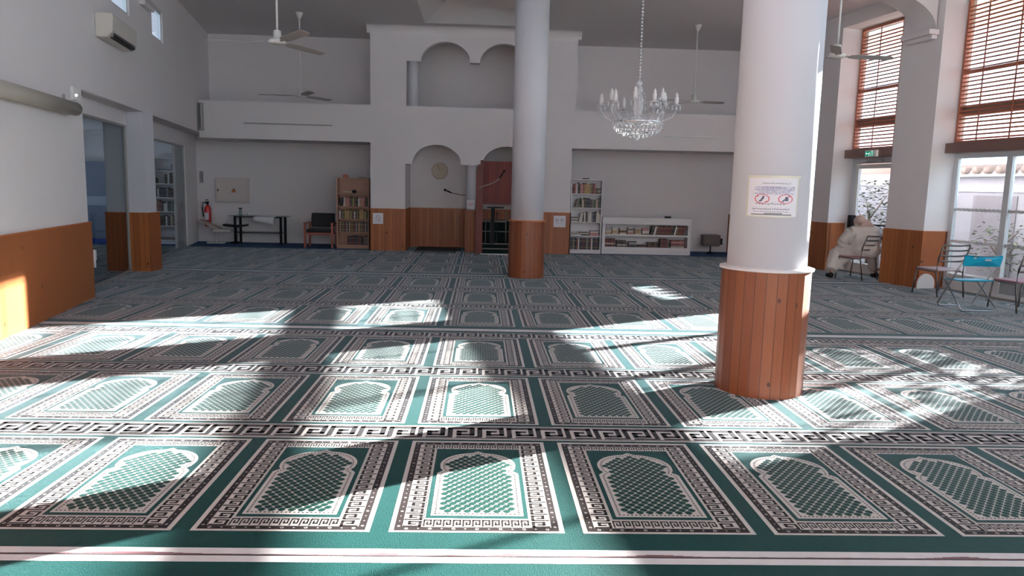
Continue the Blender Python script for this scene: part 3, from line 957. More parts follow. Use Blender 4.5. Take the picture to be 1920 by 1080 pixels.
# ------------------------------------------------------------------ chandelier
t = thing('crystal_chandelier', 'crystal chandelier with white candle lamps hanging on a long chain', 'chandelier', (2.17, 10.5, 0))
ch = MB()
nl_ = 46
z0_, z1_ = 3.17, CZ-.06
for i in range(nl_):
    z = z0_ + (z1_-z0_)*i/nl_
    rr = .018
    pts = [(rr*.6*math.cos(a), 0, z+.028+.03*math.sin(a)) for a in [2*PI*q/8 for q in range(9)]]
    if i % 2: pts = [(y, x, zz) for x, y, zz in pts]
    ch.tube(pts, .004, 5)
    ch.ball((0, 0, z+.03), .016, 6, 4, 0)
ch.build('chain', chrome, t)
MB().lathe([(.01, CZ-.10), (.05, CZ-.06), (.07, CZ-.01)], seg=16).build('canopy', chrome, t)
MB().lathe([(.004, 3.17), (.035, 3.14), (.045, 3.11), (.02, 3.08), (.05, 3.05), (.055, 3.01), (.028, 2.98), (.06, 2.95), (.065, 2.90), (.03, 2.87), (.07, 2.82), (.075, 2.76), (.04, 2.70), (.09, 2.66), (.10, 2.60), (.05, 2.55), (.03, 2.50)], seg=20).build('stem', crystal, t)
def ringbeads(name, rad, z, n, br, sx=1):
    b = MB()
    for i in range(n):
        a = 2*PI*i/n
        b.ball((rad*math.cos(a), rad*math.sin(a), z), br, 6, 4, 0, None, (1, 1, sx))
    return b
for i in range(12):
    a = 2*PI*(i+.4)/12
    ca, sa = math.cos(a), math.sin(a)
    Rr = .52 if i % 2 else .40
    zb = 2.80 if i % 2 else 2.84
    pts = [(.04, 2.68), (Rr*.35, 2.63), (Rr*.65, 2.60), (Rr*.9, 2.65), (Rr, 2.74), (Rr, zb)]
    ao = MB().tube([(r*ca, r*sa, z) for r, z in pts], .010, 6).build('arm', crystal, t)
    MB().lathe([(.012, zb-.005), (.048, zb+.005), (.058, zb+.022), (.045, zb+.012), (.012, zb+.008)], (Rr*ca, Rr*sa), 12, caps=False).build('drip_tray', crystal, ao)
    MB().lathe([(.028, zb+.01), (.028, zb+.12), (.015, zb+.125), (.022, zb+.15), (.001, zb+.19)], (Rr*ca, Rr*sa), 10).build('candle', candle_m, ao)
    for q in range(4):
        b = a+q*PI/2
        x, y = Rr*ca+.052*math.cos(b), Rr*sa+.052*math.sin(b)
        MB().ball((x, y, zb+.004), .010, 6, 4).ball((x, y, zb-.030), .013, 6, 5, 0, None, (1, .6, 2.2)).build('pendant', crystal, ao)
bk = MB()
for k_, (r0, zz) in enumerate(((.345, 2.60), (.34, 2.56), (.335, 2.51), (.31, 2.47), (.27, 2.44), (.20, 2.41), (.11, 2.38))):
    n_ = max(8, int(r0*100))
    for i in range(n_):
        a = 2*PI*i/n_
        bk.ball((r0*math.cos(a), r0*math.sin(a), zz), .013, 5, 4, 0, None, (1, 1, 1.9 if k_ % 2 else 1))
bk.ball((0, 0, 2.355), .022, 8, 6)
for k_ in range(10):
    a = 2*PI*k_/10
    for q in range(14):
        f_ = q/13
        rr = .03+.33*f_**1.3
        bk.ball((rr*math.cos(a), rr*math.sin(a), 3.08-.47*f_), .007, 5, 3)
bk.build('crystal_basket', crystal, t)['kind'] = 'stuff'
MB().lathe([(.34, 2.595), (.345, 2.585), (.34, 2.575)], seg=32, caps=False).lathe([(.20, 2.46), (.205, 2.45), (.20, 2.44)], seg=24, caps=False).build('basket_ring', chrome, t)

# ------------------------------------------------------------------ fittings on the left wall
ac_m = mat('air_conditioner_casing', (.60, .57, .52), .45)
t = thing('air_conditioner', 'beige wall air conditioner high on the left wall under the small windows', 'air conditioner')
L0, L1 = lx(10.9), lx(12.15)
MB(LM).slab([(0, 3.58), (.15, 3.585), (.22, 3.66), (.235, 3.88), (.225, 3.905), (0, 3.905)], [], 0, L1-L0, 0, Matrix.Translation((L0, 0, 0)) @ Matrix.Rotation(-PI/2, 4, 'Z') ).build('casing', ac_m, t, bevel=.012)
MB(LM).box((L0+.10, -.195, 3.592), (L1-.10, -.13, 3.600)).box((L0+.10, -.221, 3.605), (L1-.10, -.205, 3.66)).build('air_outlet', black, t)
MB(LM).box((L0+.10, -.214, 3.618), (L1-.10, -.20, 3.622)).box((L0+.10, -.222, 3.64), (L1-.10, -.205, 3.644)).build('vane', white_plastic, t)
t = thing('projector_screen', 'rolled beige projector screen housing mounted on the near left wall', 'projector screen')
a0, a1 = lx(7.0), lx(9.62)
MB(LM).tube([(a0, -.10, 2.475), (a1, -.10, 2.475)], .085, 16).box((a0, -.09, 2.40), (a1, -.0, 2.56)).build('casing', mat('beige_grey_casing', (.34, .32, .28), .5), t)
MB(LM).box((a1-.12, -.02, 2.5), (a1-.08, .0, 2.64)).build('bracket', grey_metal, t)
t = thing('emergency_lamp', 'small white wall box with glowing lamp beside the screen housing', 'lamp')
MB(LM).box((lx(9.78), -.04, 2.60), (lx(9.97), 0, 2.77)).build('casing', white_plastic, t, bevel=.008)
MB(LM).ball((lx(9.86), -.045, 2.665), .016, 8, 6).build('indicator', lamp_spot, t)
tag(MB(LM).box((lx(10.35), -.012, .50), (lx(10.43), .0, .64)).box((lx(10.21)+.03, -.05, .42), (lx(10.21)+.06, -.03, .66)).build('wall_socket', white_plastic), 'small white socket strip at the end of the near wainscot', 'socket')
t = thing('wall_speaker', 'slim grey speaker at the left end of the gallery band', 'speaker', (-6.66, 18.27, 2.80))
MB().box((-.10, -.13, 0), (.02, .03, .64)).build('cabinet', grey_metal, t, bevel=.01)
MB().box((-.06, -.134, .02), (.01, -.13, .62)).build('grille', mat('speaker_grille', (.13, .13, .13), .7), t)
for x0, x1, z, lb in ((-5.70, -3.61, 2.985, 'thin grey slot on the gallery band left of the arches'), (4.35, 5.78, 2.955, 'thin grey slot on the gallery band right of the chandelier')):
    tag(MB().box((x0, YF-.03, z), (x1, YF, z+.028)).build('slot_diffuser', grey_metal), lb, 'air slot')
t = thing('wall_switch', 'small grey wall switch column above the fire extinguisher', 'switch', (-7.36, 19.97, 1.55))
MB().box((-.04, -.02, 0), (.04, .03, .30)).build('plate', grey_metal, t)
# electrical cabinet
t = thing('electrical_cabinet', 'square beige electrical cabinet with warning triangle on the left alcove wall', 'electrical cabinet', (-6.98, 19.915, 1.06))
MB().box((0, 0, 0), (.86, .08, .64)).build('casing', mat('cabinet_beige', (.62, .55, .52), .5), t, bevel=.006)
MB().box((.03, -.01, .03), (.83, .0, .61)).build('door', mat('cabinet_beige_door', (.66, .59, .56), .5), t)
wt = MB().add([(.40, -.013, .26), (.54, -.013, .26), (.47, -.013, .38)], [(0, 1, 2)])
wt.build('warning_triangle', mat('warning_orange', (.55, .16, .05), .6), t, recalc=False)
MB().add([(.46, -.015, .35), (.485, -.015, .35), (.47, -.015, .31), (.49, -.015, .31), (.465, -.015, .27), (.475, -.015, .30)], [(0, 1, 3, 2), (2, 5, 4)]).build('lightning_bolt', black, t, recalc=False)
MB().box((.05, -.02, .28), (.08, -.01, .34)).build('lock', dark_metal, t)
# fire extinguisher
t = thing('fire_extinguisher', 'red fire extinguisher hung on the wall of the left alcove', 'fire extinguisher', (-7.18, 19.86, .42))
MB().lathe([(.075, 0), (.085, .02), (.085, .46), (.06, .53), (.025, .56)], seg=20).build('cylinder', red_paint, t)
MB().box((-.05, -.0862, .17), (.05, -.084, .36)).build('label', paper_m, t)
MB().lathe([(.025, .56), (.03, .60), (.02, .63)], seg=10).box((-.02, -.10, .62), (.02, .06, .65)).box((-.015, -.11, .68), (.015, .02, .70)).build('valve', black, t)
MB().tube([(0, -.03, .60), (-.10, -.03, .62), (-.13, -.03, .48), (-.10, -.03, .25)], .014, 8).build('hose', black, t)

# ------------------------------------------------------------------ left alcove furniture
t = thing('low_display_rack', 'low tilted white and beige rack on a single foot beside the glass', 'rack', (-6.85, 19.45, .012))
X = Matrix.Rotation(R(24), 4, 'Y')
MB().box((-.42, -.18, .0), (.12, .18, .035), 0, Matrix.Translation((0, 0, .40)) @ X).build('sloping_board', mat('beige_board', (.42, .32, .27), .6), t)
MB().prism([(.02, -.24), (.44, -.20), (.40, .16), (.0, .16)], .30, .37).build('tray', cream_plastic, t)
MB().tube([(.02, 0, .02), (.02, 0, .34)], .022, 8).box((-.20, -.10, 0), (.22, .10, .025)).build('foot', white_plastic, t)
t = thing('black_stool', 'small black stool with a curved seat beside the glass table', 'stool', (-6.38, 19.6, .012))
st = MB()
for i in range(8):
    a, b = -.28+.07*i, -.28+.07*(i+1)
    f_ = lambda q: .42+.35*q*q
    st.add([(a, -.16, f_(a)), (b, -.16, f_(b)), (b, .16, f_(b)), (a, .16, f_(a)), (a, -.16, f_(a)+.05), (b, -.16, f_(b)+.05), (b, .16, f_(b)+.05), (a, .16, f_(a)+.05)], [(0, 3, 2, 1), (4, 5, 6, 7), (0, 1, 5, 4), (1, 2, 6, 5), (2, 3, 7, 6), (3, 0, 4, 7)])
st.build('seat', black, t)
MB().tube([(0, 0, .04), (0, 0, .42)], .03, 10).build('stem', black, t)
MB().lathe([(.17, 0), (.17, .02), (.03, .05)], seg=20).build('base', black, t)
# glass table
t = thing('glass_table', 'narrow glass-topped table with black legs against the left alcove wall', 'table', (-5.72, 19.50, .012))
tglass = glass('table_glass', (.62, .70, .68), 1.5)
MB().box((-.72, -.26, .715), (.72, .30, .73)).build('table_top', tglass, t)
MB().box((-.62, -.22, .305), (.62, .26, .315)).build('shelf', tglass, t)
for x in (-.58, .58):
    for y in (-.20, .24):
        MB().tube([(x, y, 0), (x, y, .715)], .032, 12).build('leg', black, t)
MB().tube([(-.58, -.20, .30), (.58, -.20, .30)], .012, 8).tube([(-.58, .24, .30), (.58, .24, .30)], .012, 8).tube([(-.58, -.20, .70), (.58, -.20, .70)], .014, 8).build('rail', dark_metal, t)
cl = MB()
gr_ = [[(0, 0, 0) for _ in range(2)] for _ in range(2)]
vs = []
for i in range(9):
    u = i/8
    for j in range(7):
        v = j/6
        x = -.02+.50*u - (.10*v if v > .5 else 0) + .02*math.sin(5*v+3*u)
        y, z = (.18-.44*min(v/.55, 1), .002)
        if v > .55:
            z = -(v-.55)/.45*.20*(.55+.5*u); y = -.262-.01*math.sin(9*u)
        vs.append((x, y, .735+z))
fs = [(i*7+j, (i+1)*7+j, (i+1)*7+j+1, i*7+j+1) for i in range(8) for j in range(6)]
o = MB().add([(x-5.72, y+19.50, z+.012) for x, y, z in vs], fs, 0, True).build('white_cloth', paper_m, None, recalc=False)
md = o.modifiers.new('thick', 'SOLIDIFY'); md.thickness = .006; md.offset = 1
tag(o, 'crumpled white cloth hanging over the edge of the glass table', 'cloth')
t = thing('bottle', 'clear bottle with dark cap on the glass table', 'bottle', (-6.22, 19.5, .745))
MB().lathe([(.04, 0), (.042, .02), (.042, .11), (.02, .15), (.018, .16)], seg=16).build('body', tglass, t)
MB().lathe([(.04, .16), (.045, .175), (.04, .19)], seg=12).build('cap', black, t)
tag(MB().lathe([(.03, .742), (.034, .83)], (-5.99, 19.45), 14).build('cup', white_plastic), 'small white cup on the glass table', 'cup')
# armchair
t = thing('armchair', 'armchair with red-brown wooden frame and black seat beside the brown bookcase', 'armchair', (-4.03, 18.86, .012))
for sx in (-1, 1):
    x = sx*.335
    MB().box((x-.025, -.27, 0), (x+.025, -.215, .60)).build('leg', brown_wood, t)
    MB().box((x-.025, .25, 0), (x+.025, .30, .60)).build('leg', brown_wood, t)
    MB().box((x-.032, -.29, .60), (x+.032, .30, .635)).build('armrest', brown_wood, t, bevel=.008)
MB().box((-.31, -.25, .33), (.31, -.22, .385)).build('rail', brown_wood, t)
MB().box((-.31, .25, .33), (.31, .28, .385)).build('rail', brown_wood, t)
MB().box((-.305, -.26, .385), (.305, .25, .465)).build('seat', black_cloth, t, bevel=.03)
Xb = Matrix.Translation((0, .25, .50)) @ Matrix.Rotation(R(-12), 4, 'X')
MB().box((-.295, -.03, 0), (.295, .04, .36), 0, Xb).build('backrest', black_cloth, t, bevel=.035)
MB().box((-.29, .18, .465), (.29, .20, .485)).build('chrome_bar', chrome, t)

# ------------------------------------------------------------------ books
RND = random.Random(7)
PAL = {
    'dark red': (.13, .018, .018), 'maroon': (.08, .014, .018), 'black': (.015, .015, .018), 'dark brown': (.06, .03, .02),
    'tan': (.34, .21, .11), 'olive': (.12, .11, .045), 'dark green': (.015, .05, .03), 'navy': (.015, .02, .06), 'cream': (.50, .44, .36),
    'white': (.62, .60, .58), 'pink': (.40, .16, .17), 'grey': (.18, .17, .18), 'gold': (.32, .22, .07)}
BM = {k_: mat('cover_'+k_.replace(' ', '_'), v, .55, var=.08, vscale=30) for k_, v in PAL.items()}
gilt = mat('gilt_lettering', (.45, .33, .14), .4)
pages = mat('book_pages', (.58, .53, .44), .8)
BMESH = {}
def bookmesh(colour):
    if colour in BMESH: return BMESH[colour]
    # unit book: width x 0..1, depth y 0..1 (spine at y=0), height z 0..1
    b = MB()
    b.box((0, 0, 0), (.10, 1, 1), 0).box((.90, 0, 0), (1, 1, 1), 0).box((.10, 0, 0), (.90, .03, 1), 0)
    b.box((.10, .03, .03), (.90, .96, .97), 1)
    b.box((.18, -.004, .74), (.82, 0, .78), 2).box((.18, -.004, .20), (.82, 0, .23), 2)
    o = b.build('book', [BM[colour], pages, gilt])
    me = o.data
    bpy.data.objects.remove(o)
    BMESH[colour] = me
    return me
ORD = ['first', 'second', 'third', 'fourth', 'fifth', 'sixth', 'seventh', 'eighth', 'ninth', 'tenth', 'eleventh', 'twelfth', 'thirteenth', 'fourteenth', 'fifteenth', 'sixteenth', 'seventeenth', 'eighteenth', 'nineteenth', 'twentieth', 'twenty-first', 'twenty-second', 'twenty-third', 'twenty-fourth', 'twenty-fifth', 'twenty-sixth', 'twenty-seventh', 'twenty-eighth']
def book(x, y, z, w, d, h, colour, label, group, lean=0, flat=False):
    o = bpy.data.objects.new('book', bookmesh(colour))
    COL.objects.link(o)
    if flat:
        o.matrix_world = Matrix.Translation((x, y, z+w)) @ Matrix.Rotation(PI/2, 4, 'Y') @ Matrix.Diagonal((w, d, h, 1))
    else:
        X = Matrix.Translation((x, y, z))
        if lean: X = X @ Matrix.Rotation(lean, 4, 'Y')
        o.matrix_world = X @ Matrix.Diagonal((w, d, h, 1))
    return tag(o, label, 'book', group)
def rowbooks(x0, x1, y, z, hmin, hmax, wmin, wmax, cols, where, group, lean=(), wdep=.16):
    x = x0; i = 0
    while True:
        w = RND.uniform(wmin, wmax)
        if x+w > x1: break
        c = cols[i % len(cols)] if isinstance(cols, list) else cols
        h = RND.uniform(hmin, hmax)
        ln = 0
        if i in lean:
            ln = R(13)
            x += math.sin(ln)*0
        book(x, y, z+(w*math.sin(ln) if ln else 0)+.001, w, wdep, h, c, '%s %s book from left, %s' % (ORD[min(i, 27)], c, where) if i else 'leftmost %s book %s' % (c, where), group, ln)
        x += (w/math.cos(ln) if ln else w)+.0015
        if i in lean and (i+1) not in lean: x += h*math.sin(ln)+.004
        i += 1
def pile(x, y, z, ws, L, dep, cols, where, group):
    for j, w in enumerate(ws):
        pos = 'bottom' if j == 0 else ('top' if j == len(ws)-1 else ORD[j]+' up')
        c = cols[j % len(cols)]
        book(x+RND.uniform(-.006, .006), y+RND.uniform(0, .01), z+.001, w, dep, L*RND.uniform(.93, 1), c, '%s book, %s of %s' % (c, pos, where), group, flat=True)
        z += w+.0012

def bookcase(name, label, loc, W, D, zs, m, side=.025, back=True, topz=None, bm2=None):
    t = thing(name, label, 'bookcase', loc)
    H = zs[-1]
    for x in (0, W-side):
        MB().box((x, 0, 0), (x+side, D, H)).build('side_panel', m, t)
    for z in zs[1:-1]:
        MB().box((side, .005, z-.022), (W-side, D-.012, z)).build('shelf', m, t)
    MB().box((side, 0, zs[0]-.022), (W-side, D-.012, zs[0])).build('shelf', m, t)
    MB().box((side, 0, H-.025), (W-side, D, H)).build('top', m, t)
    if zs[0] > .06: MB().box((side, .012, 0), (W-side, .025, zs[0]-.022)).build('plinth', m, t)
    MB().box((side, D-.010, .02), (W-side, D-.002, H-.02)).build('back_panel', bm2 or m, t)
    return t

# brown bookcase by the armchair
bx, by = -3.585, 18.62
zs = [.10, .42, .74, 1.055, 1.375, 1.70]
bookcase('brown_bookcase', 'tall beech bookcase with six shelves left of the pine-clad wall', (bx, by, .012), .80, .28, [.10, .42, .74, 1.055, 1.375, 1.755], shelf_brown, .03)
gb = 'books in the brown bookcase'
def Y_(d=.03): return by+d
B0 = bx+.035; B1 = bx+.765
rowbooks(B0+.22, B1-.14, Y_(), .112, .20, .235, .022, .034, ['dark red', 'black', 'maroon', 'navy', 'black'], 'lowest shelf, brown bookcase', gb)
rowbooks(B1-.12, B1, Y_(), .112, .19, .25, .022, .03, ['dark brown', 'grey'], 'right end of lowest shelf, brown bookcase', gb)
rowbooks(B0, B1, Y_(), .432, .23, .245, .026, .036, ['black', 'tan', 'dark brown', 'olive', 'dark brown', 'maroon', 'grey'], 'second shelf up, brown bookcase', gb)
rowbooks(B0, B1, Y_(), .752, .19, .25, .024, .038, ['dark red', 'white', 'black', 'olive', 'dark brown', 'gold', 'gold', 'tan', 'olive', 'gold', 'dark green'], 'third shelf up, brown bookcase', gb)
rowbooks(B0+.0, B1, Y_(), 1.067, .20, .235, .024, .036, ['dark brown', 'black', 'black', 'white', 'pink', 'tan', 'pink', 'pink', 'dark red', 'dark green', 'olive', 'gold'], 'fourth shelf up, brown bookcase', gb, lean=(1, 2))
pile(B0+.12, Y_(), 1.387, [.02, .025], .22, .17, ['tan', 'cream'], 'the small pile, fifth shelf, brown bookcase', gb)
tag(MB().ball((B0+.38, by+.12, 1.387+.045), .045, 10, 7, 0, None, (1.3, 1, 1)).build('dark_pouch', black_cloth), 'small dark pouch on the upper shelf of the brown bookcase', 'pouch')
tag(MB().lathe([(.05, 0), (.075, .03), (.07, .06), (.02, .08)], seg=14).build('orange_pot', mat('orange_clay', (.55, .17, .08), .6)), 'small orange pot on top of the brown bookcase', 'pot').location = (bx+.20, by+.14, 1.768)
pile(bx+.52, by+.03, 1.768, [.014], .22, .18, ['dark brown'], 'the top of the brown bookcase', gb)

# tall white bookcase on the right
wx, wy = 2.245, 18.60
zw = [.10, .455, .80, 1.155, 1.505, 1.865]
bookcase('white_bookcase', 'tall narrow white bookcase standing right of the arches', (wx, wy, .012), .80, .28, zw, white_paint, .025)
gw = 'books in the tall white bookcase'
A0, A1 = wx+.03, wx+.77
rowbooks(A0, A1, wy+.03, .112, .26, .29, .026, .045, ['black', 'dark brown', 'grey', 'black', 'dark red', 'white', 'black', 'navy', 'maroon'], 'lowest shelf, tall white bookcase', gw)
pile(A0+.02, wy+.03, .467, [.02, .02, .018], .24, .17, ['white', 'grey', 'cream'], 'the left pile, second shelf, tall white bookcase', gw)
pile(A0+.22, wy+.03, .467, [.03, .03, .022, .02], .25, .18, ['black', 'cream', 'dark brown', 'white'], 'the middle pile, second shelf, tall white bookcase', gw)
pile(A0+.50, wy+.03, .467, [.035, .035, .03, .02], .21, .18, ['pink', 'pink', 'white', 'grey'], 'the right pile, second shelf, tall white bookcase', gw)
pile(A0+.01, wy+.03, .812, [.02, .02, .025, .02, .02], .17, .17, ['white', 'grey', 'cream', 'white', 'dark brown'], 'the pile, third shelf, tall white bookcase', gw)
rowbooks(A0+.20, A1, wy+.03, .812, .20, .26, .022, .045, ['white', 'cream', 'white', 'dark brown', 'grey', 'white', 'white', 'grey', 'navy', 'black'], 'standing on third shelf, tall white bookcase', gw, lean=(0, 1))
rowbooks(A0+.08, A1, wy+.03, 1.167, .19, .25, .026, .042, ['dark brown', 'grey', 'dark green', 'olive', 'cream', 'dark brown', 'dark green', 'navy', 'black', 'navy'], 'fourth shelf, tall white bookcase', gw, lean=(0, 1, 2))
rowbooks(A0+.0, A1-.14, wy+.03, 1.517, .22, .29, .024, .04, ['maroon', 'dark red', 'pink', 'white', 'black', 'black', 'pink', 'pink', 'dark red', 'gold', 'tan', 'gold', 'tan', 'olive'], 'top shelf, tall white bookcase', gw)
pile(A1-.13, wy+.03, 1.517, [.03, .03, .025, .03, .02], .12, .18, ['dark brown', 'olive', 'grey', 'dark brown', 'black'], 'the right pile, top shelf, tall white bookcase', gw)
tag(MB().box((wx+.30, wy+.06, 1.878), (wx+.46, wy+.2, 1.90)).build('dark_case', black), 'small flat dark case on top of the tall white bookcase', 'case')

# low wide white bookcase
lxx, ly = 3.085, 18.66
t = thing('low_white_bookcase', 'long low white bookcase with two tiers beside the tall white one', 'bookcase', (lxx, ly, .012))
Wd = 2.27
MB().box((-.0, -.02, .89), (Wd, .34, .93)).build('top', white_paint, t)
MB().box((0, 0, .0), (.075, .33, .89)).build('side_panel', white_paint, t)
MB().box((Wd-.075, 0, .0), (Wd, .33, .89)).build('side_panel', white_paint, t)
MB().box((.075, 0, .76), (Wd-.075, .03, .89)).build('front_rail', white_paint, t)
MB().box((.075, 0, .46), (Wd-.075, .32, .505)).build('shelf', white_paint, t)
MB().box((.075, 0, .13), (Wd-.075, .32, .18)).build('shelf', white_paint, t)
MB().box((.075, 0, .0), (Wd-.075, .02, .13)).build('plinth', white_paint, t)
MB().box((.075, .315, .02), (Wd-.075, .325, .88)).build('back_panel', white_paint, t)
MB().box((-.005, -.012, .0), (Wd+.005, .0, .10)).build('base_board', white_paint, t)
gl = 'books in the low white bookcase'
zt, zb2 = .518, .193
L0_ = lxx+.08
for q, (dx, ws, L, cols, nm) in enumerate((
    (.01, [.035, .035, .03, .025, .02], .15, ['tan', 'cream', 'cream', 'grey', 'white'], 'leftmost'),
    (.18, [.035, .035, .04, .03, .02], .16, ['cream', 'tan', 'cream', 'cream', 'white'], 'second'),
    (.37, [.025, .03, .03, .03, .03], .18, ['white', 'tan', 'dark brown', 'cream', 'white'], 'third'),
    (.58, [.04, .05, .03, .02, .03], .15, ['pink', 'cream', 'grey', 'dark brown', 'white'], 'fourth'),
    (.76, [.03, .03, .035, .035, .03], .17, ['cream', 'tan', 'tan', 'grey', 'cream'], 'fifth'),
    (.95, [.018, .03, .04, .04, .025], .18, ['black', 'cream', 'white', 'pink', 'pink'], 'sixth'))):
    pile(L0_+dx, ly+.04, zt, ws, L, .18, cols, 'the %s pile, upper tier, low bookcase' % nm, gl)
rowbooks(L0_+1.16, L0_+2.04, ly+.04, zt, .205, .235, .03, .042, ['black', 'black', 'white', 'olive', 'dark red', 'dark brown', 'dark red', 'maroon', 'dark red', 'dark brown', 'maroon', 'dark red', 'maroon', 'dark brown'], 'upper tier, low bookcase', gl, lean=tuple(range(0, 30)))
pile(L0_+.0, ly+.04, zb2, [.03, .03, .03, .06, .05], .26, .2, ['maroon', 'dark red', 'cream', 'dark red', 'maroon'], 'the leftmost pile, lower tier, low bookcase', gl)
pile(L0_+.31, ly+.04, zb2, [.03, .035, .05, .04], .26, .2, ['black', 'cream', 'black', 'dark brown'], 'the second pile, lower tier, low bookcase', gl)
pile(L0_+.62, ly+.04, zb2, [.05, .04, .02, .02], .20, .2, ['black', 'grey', 'white', 'black'], 'the third pile, lower tier, low bookcase', gl)
pile(L0_+.86, ly+.04, zb2, [.03, .025], .22, .2, ['dark brown', 'maroon'], 'the fourth pile, lower tier, low bookcase', gl)
pile(L0_+1.10, ly+.04, zb2, [.03, .035, .03, .03], .28, .2, ['maroon', 'dark brown', 'black', 'maroon'], 'the fifth pile, lower tier, low bookcase', gl)
rowbooks(L0_+1.42, L0_+1.66, ly+.04, zb2, .19, .235, .03, .045, ['dark brown', 'dark red', 'maroon'], 'standing in lower tier, low bookcase', gl)
pile(L0_+1.70, ly+.04, zb2, [.03, .03, .05, .05, .03], .36, .2, ['cream', 'grey', 'dark red', 'pink', 'dark red'], 'the rightmost pile, lower tier, low bookcase', gl)
t = thing('telephone', 'small dark telephone on top of the low white bookcase', 'telephone', (4.72, 18.80, .943))
MB().box((0, 0, 0), (.14, .12, .03)).build('base', black, t)
MB().box((-.01, .03, .03), (.15, .06, .05)).build('handset', dark_metal, t)
# dark lamp in the right alcove
t = thing('dark_stand', 'small brown-shaded lamp on a black base in the right alcove', 'lamp', (6.13, 19.45, .012))
MB().lathe([(.09, 0), (.09, .02), (.02, .05), (.015, .22)], seg=20).build('base', black, t)
MB().box((-.24, -.15, .20), (.22, .15, .50)).build('shade', mat('brown_grey_shade', (.12, .095, .09), .8), t, bevel=.03)
MB().box((.22, -.06, .24), (.30, .06, .40)).build('switch_box', black, t)

# side room bookcase seen through the glass
sx, sy = -8.36, 18.86
zs_ = [.11, .46, .815, 1.165, 1.505, 1.83]
bookcase('side_room_bookcase', 'white bookcase seen through the left glass screen', (sx, sy, .012), .84, .28, zs_+[2.15], white_paint, .03)
gs = 'books in the side room bookcase'
S0, S1 = sx+.035, sx+.80
rowbooks(S0, S1, sy+.03, .473, .20, .27, .03, .05, ['black', 'cream', 'tan', 'dark brown', 'maroon', 'dark red', 'maroon', 'black', 'dark brown', 'black', 'white', 'dark brown'], 'second shelf, side room bookcase', gs, lean=(0, 1))
pile(S0+.02, sy+.03, .827, [.03, .03, .03, .03, .02], .17, .18, ['grey', 'cream', 'grey', 'cream', 'grey'], 'the pile, third shelf, side room bookcase', gs)
rowbooks(S0+.21, S1, sy+.03, .827, .19, .27, .03, .05, ['dark red', 'dark red', 'dark red', 'maroon', 'black', 'white', 'white', 'black', 'dark green', 'grey', 'dark green'], 'third shelf, side room bookcase', gs)
rowbooks(S0+.08, S1, sy+.03, 1.177, .19, .26, .03, .055, ['dark brown', 'black', 'black', 'black', 'white', 'black', 'navy', 'navy', 'black', 'grey', 'black'], 'fourth shelf, side room bookcase', gs)
rowbooks(S0+.12, S0+.27, sy+.03, 1.517, .12, .16, .03, .05, ['dark brown', 'tan'], 'left of fifth shelf, side room bookcase', gs)
rowbooks(S0+.46, S1, sy+.03, 1.517, .22, .27, .03, .05, ['black', 'dark brown', 'white', 'black', 'maroon'], 'fifth shelf, side room bookcase', gs)
pile(S0+.28, sy+.03, 1.842, [.02], .34, .18, ['black'], 'the sixth shelf, side room bookcase', gs)
pile(S0+.20, sy+.03, .123, [.03, .02], .5, .2, ['dark brown', 'grey'], 'the lowest shelf, side room bookcase', gs)
tag(MB().lathe([(.03, 0), (.045, .05), (.04, .12), (.015, .15)], seg=14).build('vase', mat('grey_vase', (.2, .17, .16), .5)), 'small grey vase on the sixth shelf, side room bookcase', 'vase').location = (S0+.64, sy+.12, 1.866)
tag(MB().lathe([(.025, 0), (.035, .04), (.02, .09)], seg=12).build('inkpot', mat('dark_glaze', (.03, .03, .06), .3)), 'small dark pot at the left of the sixth shelf, side room bookcase', 'pot').location = (S0+.14, sy+.12, 1.843)
# ------------------------------------------------------------------ niche, pulpit, microphones, clock, notices
step_m = mat('step_carpet', (.010, .018, .016), .95, spec=.1)
bal_m = mat('old_brass_tube', (.20, .17, .15), .5)
t = thing('pulpit', 'dark red wooden pulpit with stepped post and white-edged steps in the right arch', 'pulpit', (0, 0, .012))
MB().box((-.125, 17.78, 0), (.045, 17.96, 2.02)).box((-.09, 17.79, 2.02), (.045, 17.95, 2.14)).box((-.03, 17.79, 2.14), (.045, 17.95, 2.24)).build('post', redtrim, t, bevel=.006)
MB().box((1.17, 17.78, 0), (1.30, 17.96, 2.2)).build('post', redtrim, t, bevel=.006)
MB().box((-.10, 17.96, 0), (-.04, 19.45, 1.05)).build('side_rail', redtrim, t)
MB().box((.045, 18.36, 1.22), (1.17, 18.40, 2.24)).build('plank_screen', redwood, t)
MB().box((.04, 18.34, 1.19), (1.17, 18.42, 1.22)).build('screen_rail', redtrim, t)
for i, (y, z) in enumerate(((17.80, .15), (18.05, .25), (18.6, .52), (18.9, .78))):
    so = MB().box((.045, y, 0 if i < 2 else z-.26), (1.17, y+.3+(.55 if i == 1 else 0), z)).build('step', step_m, t)
    MB().box((.045, y-.012, z-.02), (1.17, y, z+.004)).build('nosing', mat('pale_nosing_%d' % i, (.22, .20, .19), .6), so)
MB().box((.0, 17.74, 0), (1.2, 17.79, .025)).build('threshold', white_paint, t)
for x in (.12, .24):
    MB().tube([(x, 18.02, .25), (x, 18.02, .78)], .011, 8).build('baluster', bal_m, t)
MB().tube([(.045, 18.02, .78), (.62, 18.02, .78)], .013, 8).build('handrail', bal_m, t)
MB().tube([(.40, 18.3, .25), (.40, 18.3, 1.0), (.62, 18.3, 1.0), (.62, 18.3, .25)], .012, 8).build('inner_frame', bal_m, t)
t = thing('lectern', 'tall black lectern standing inside the pulpit steps', 'lectern', (.29, 17.96, .262))
MB().box((-.045, -.03, 0), (.045, .05, .86)).build('stand', black, t)
MB().box((-.14, -.09, .86), (.26, .12, .89)).build('desk', black, t)

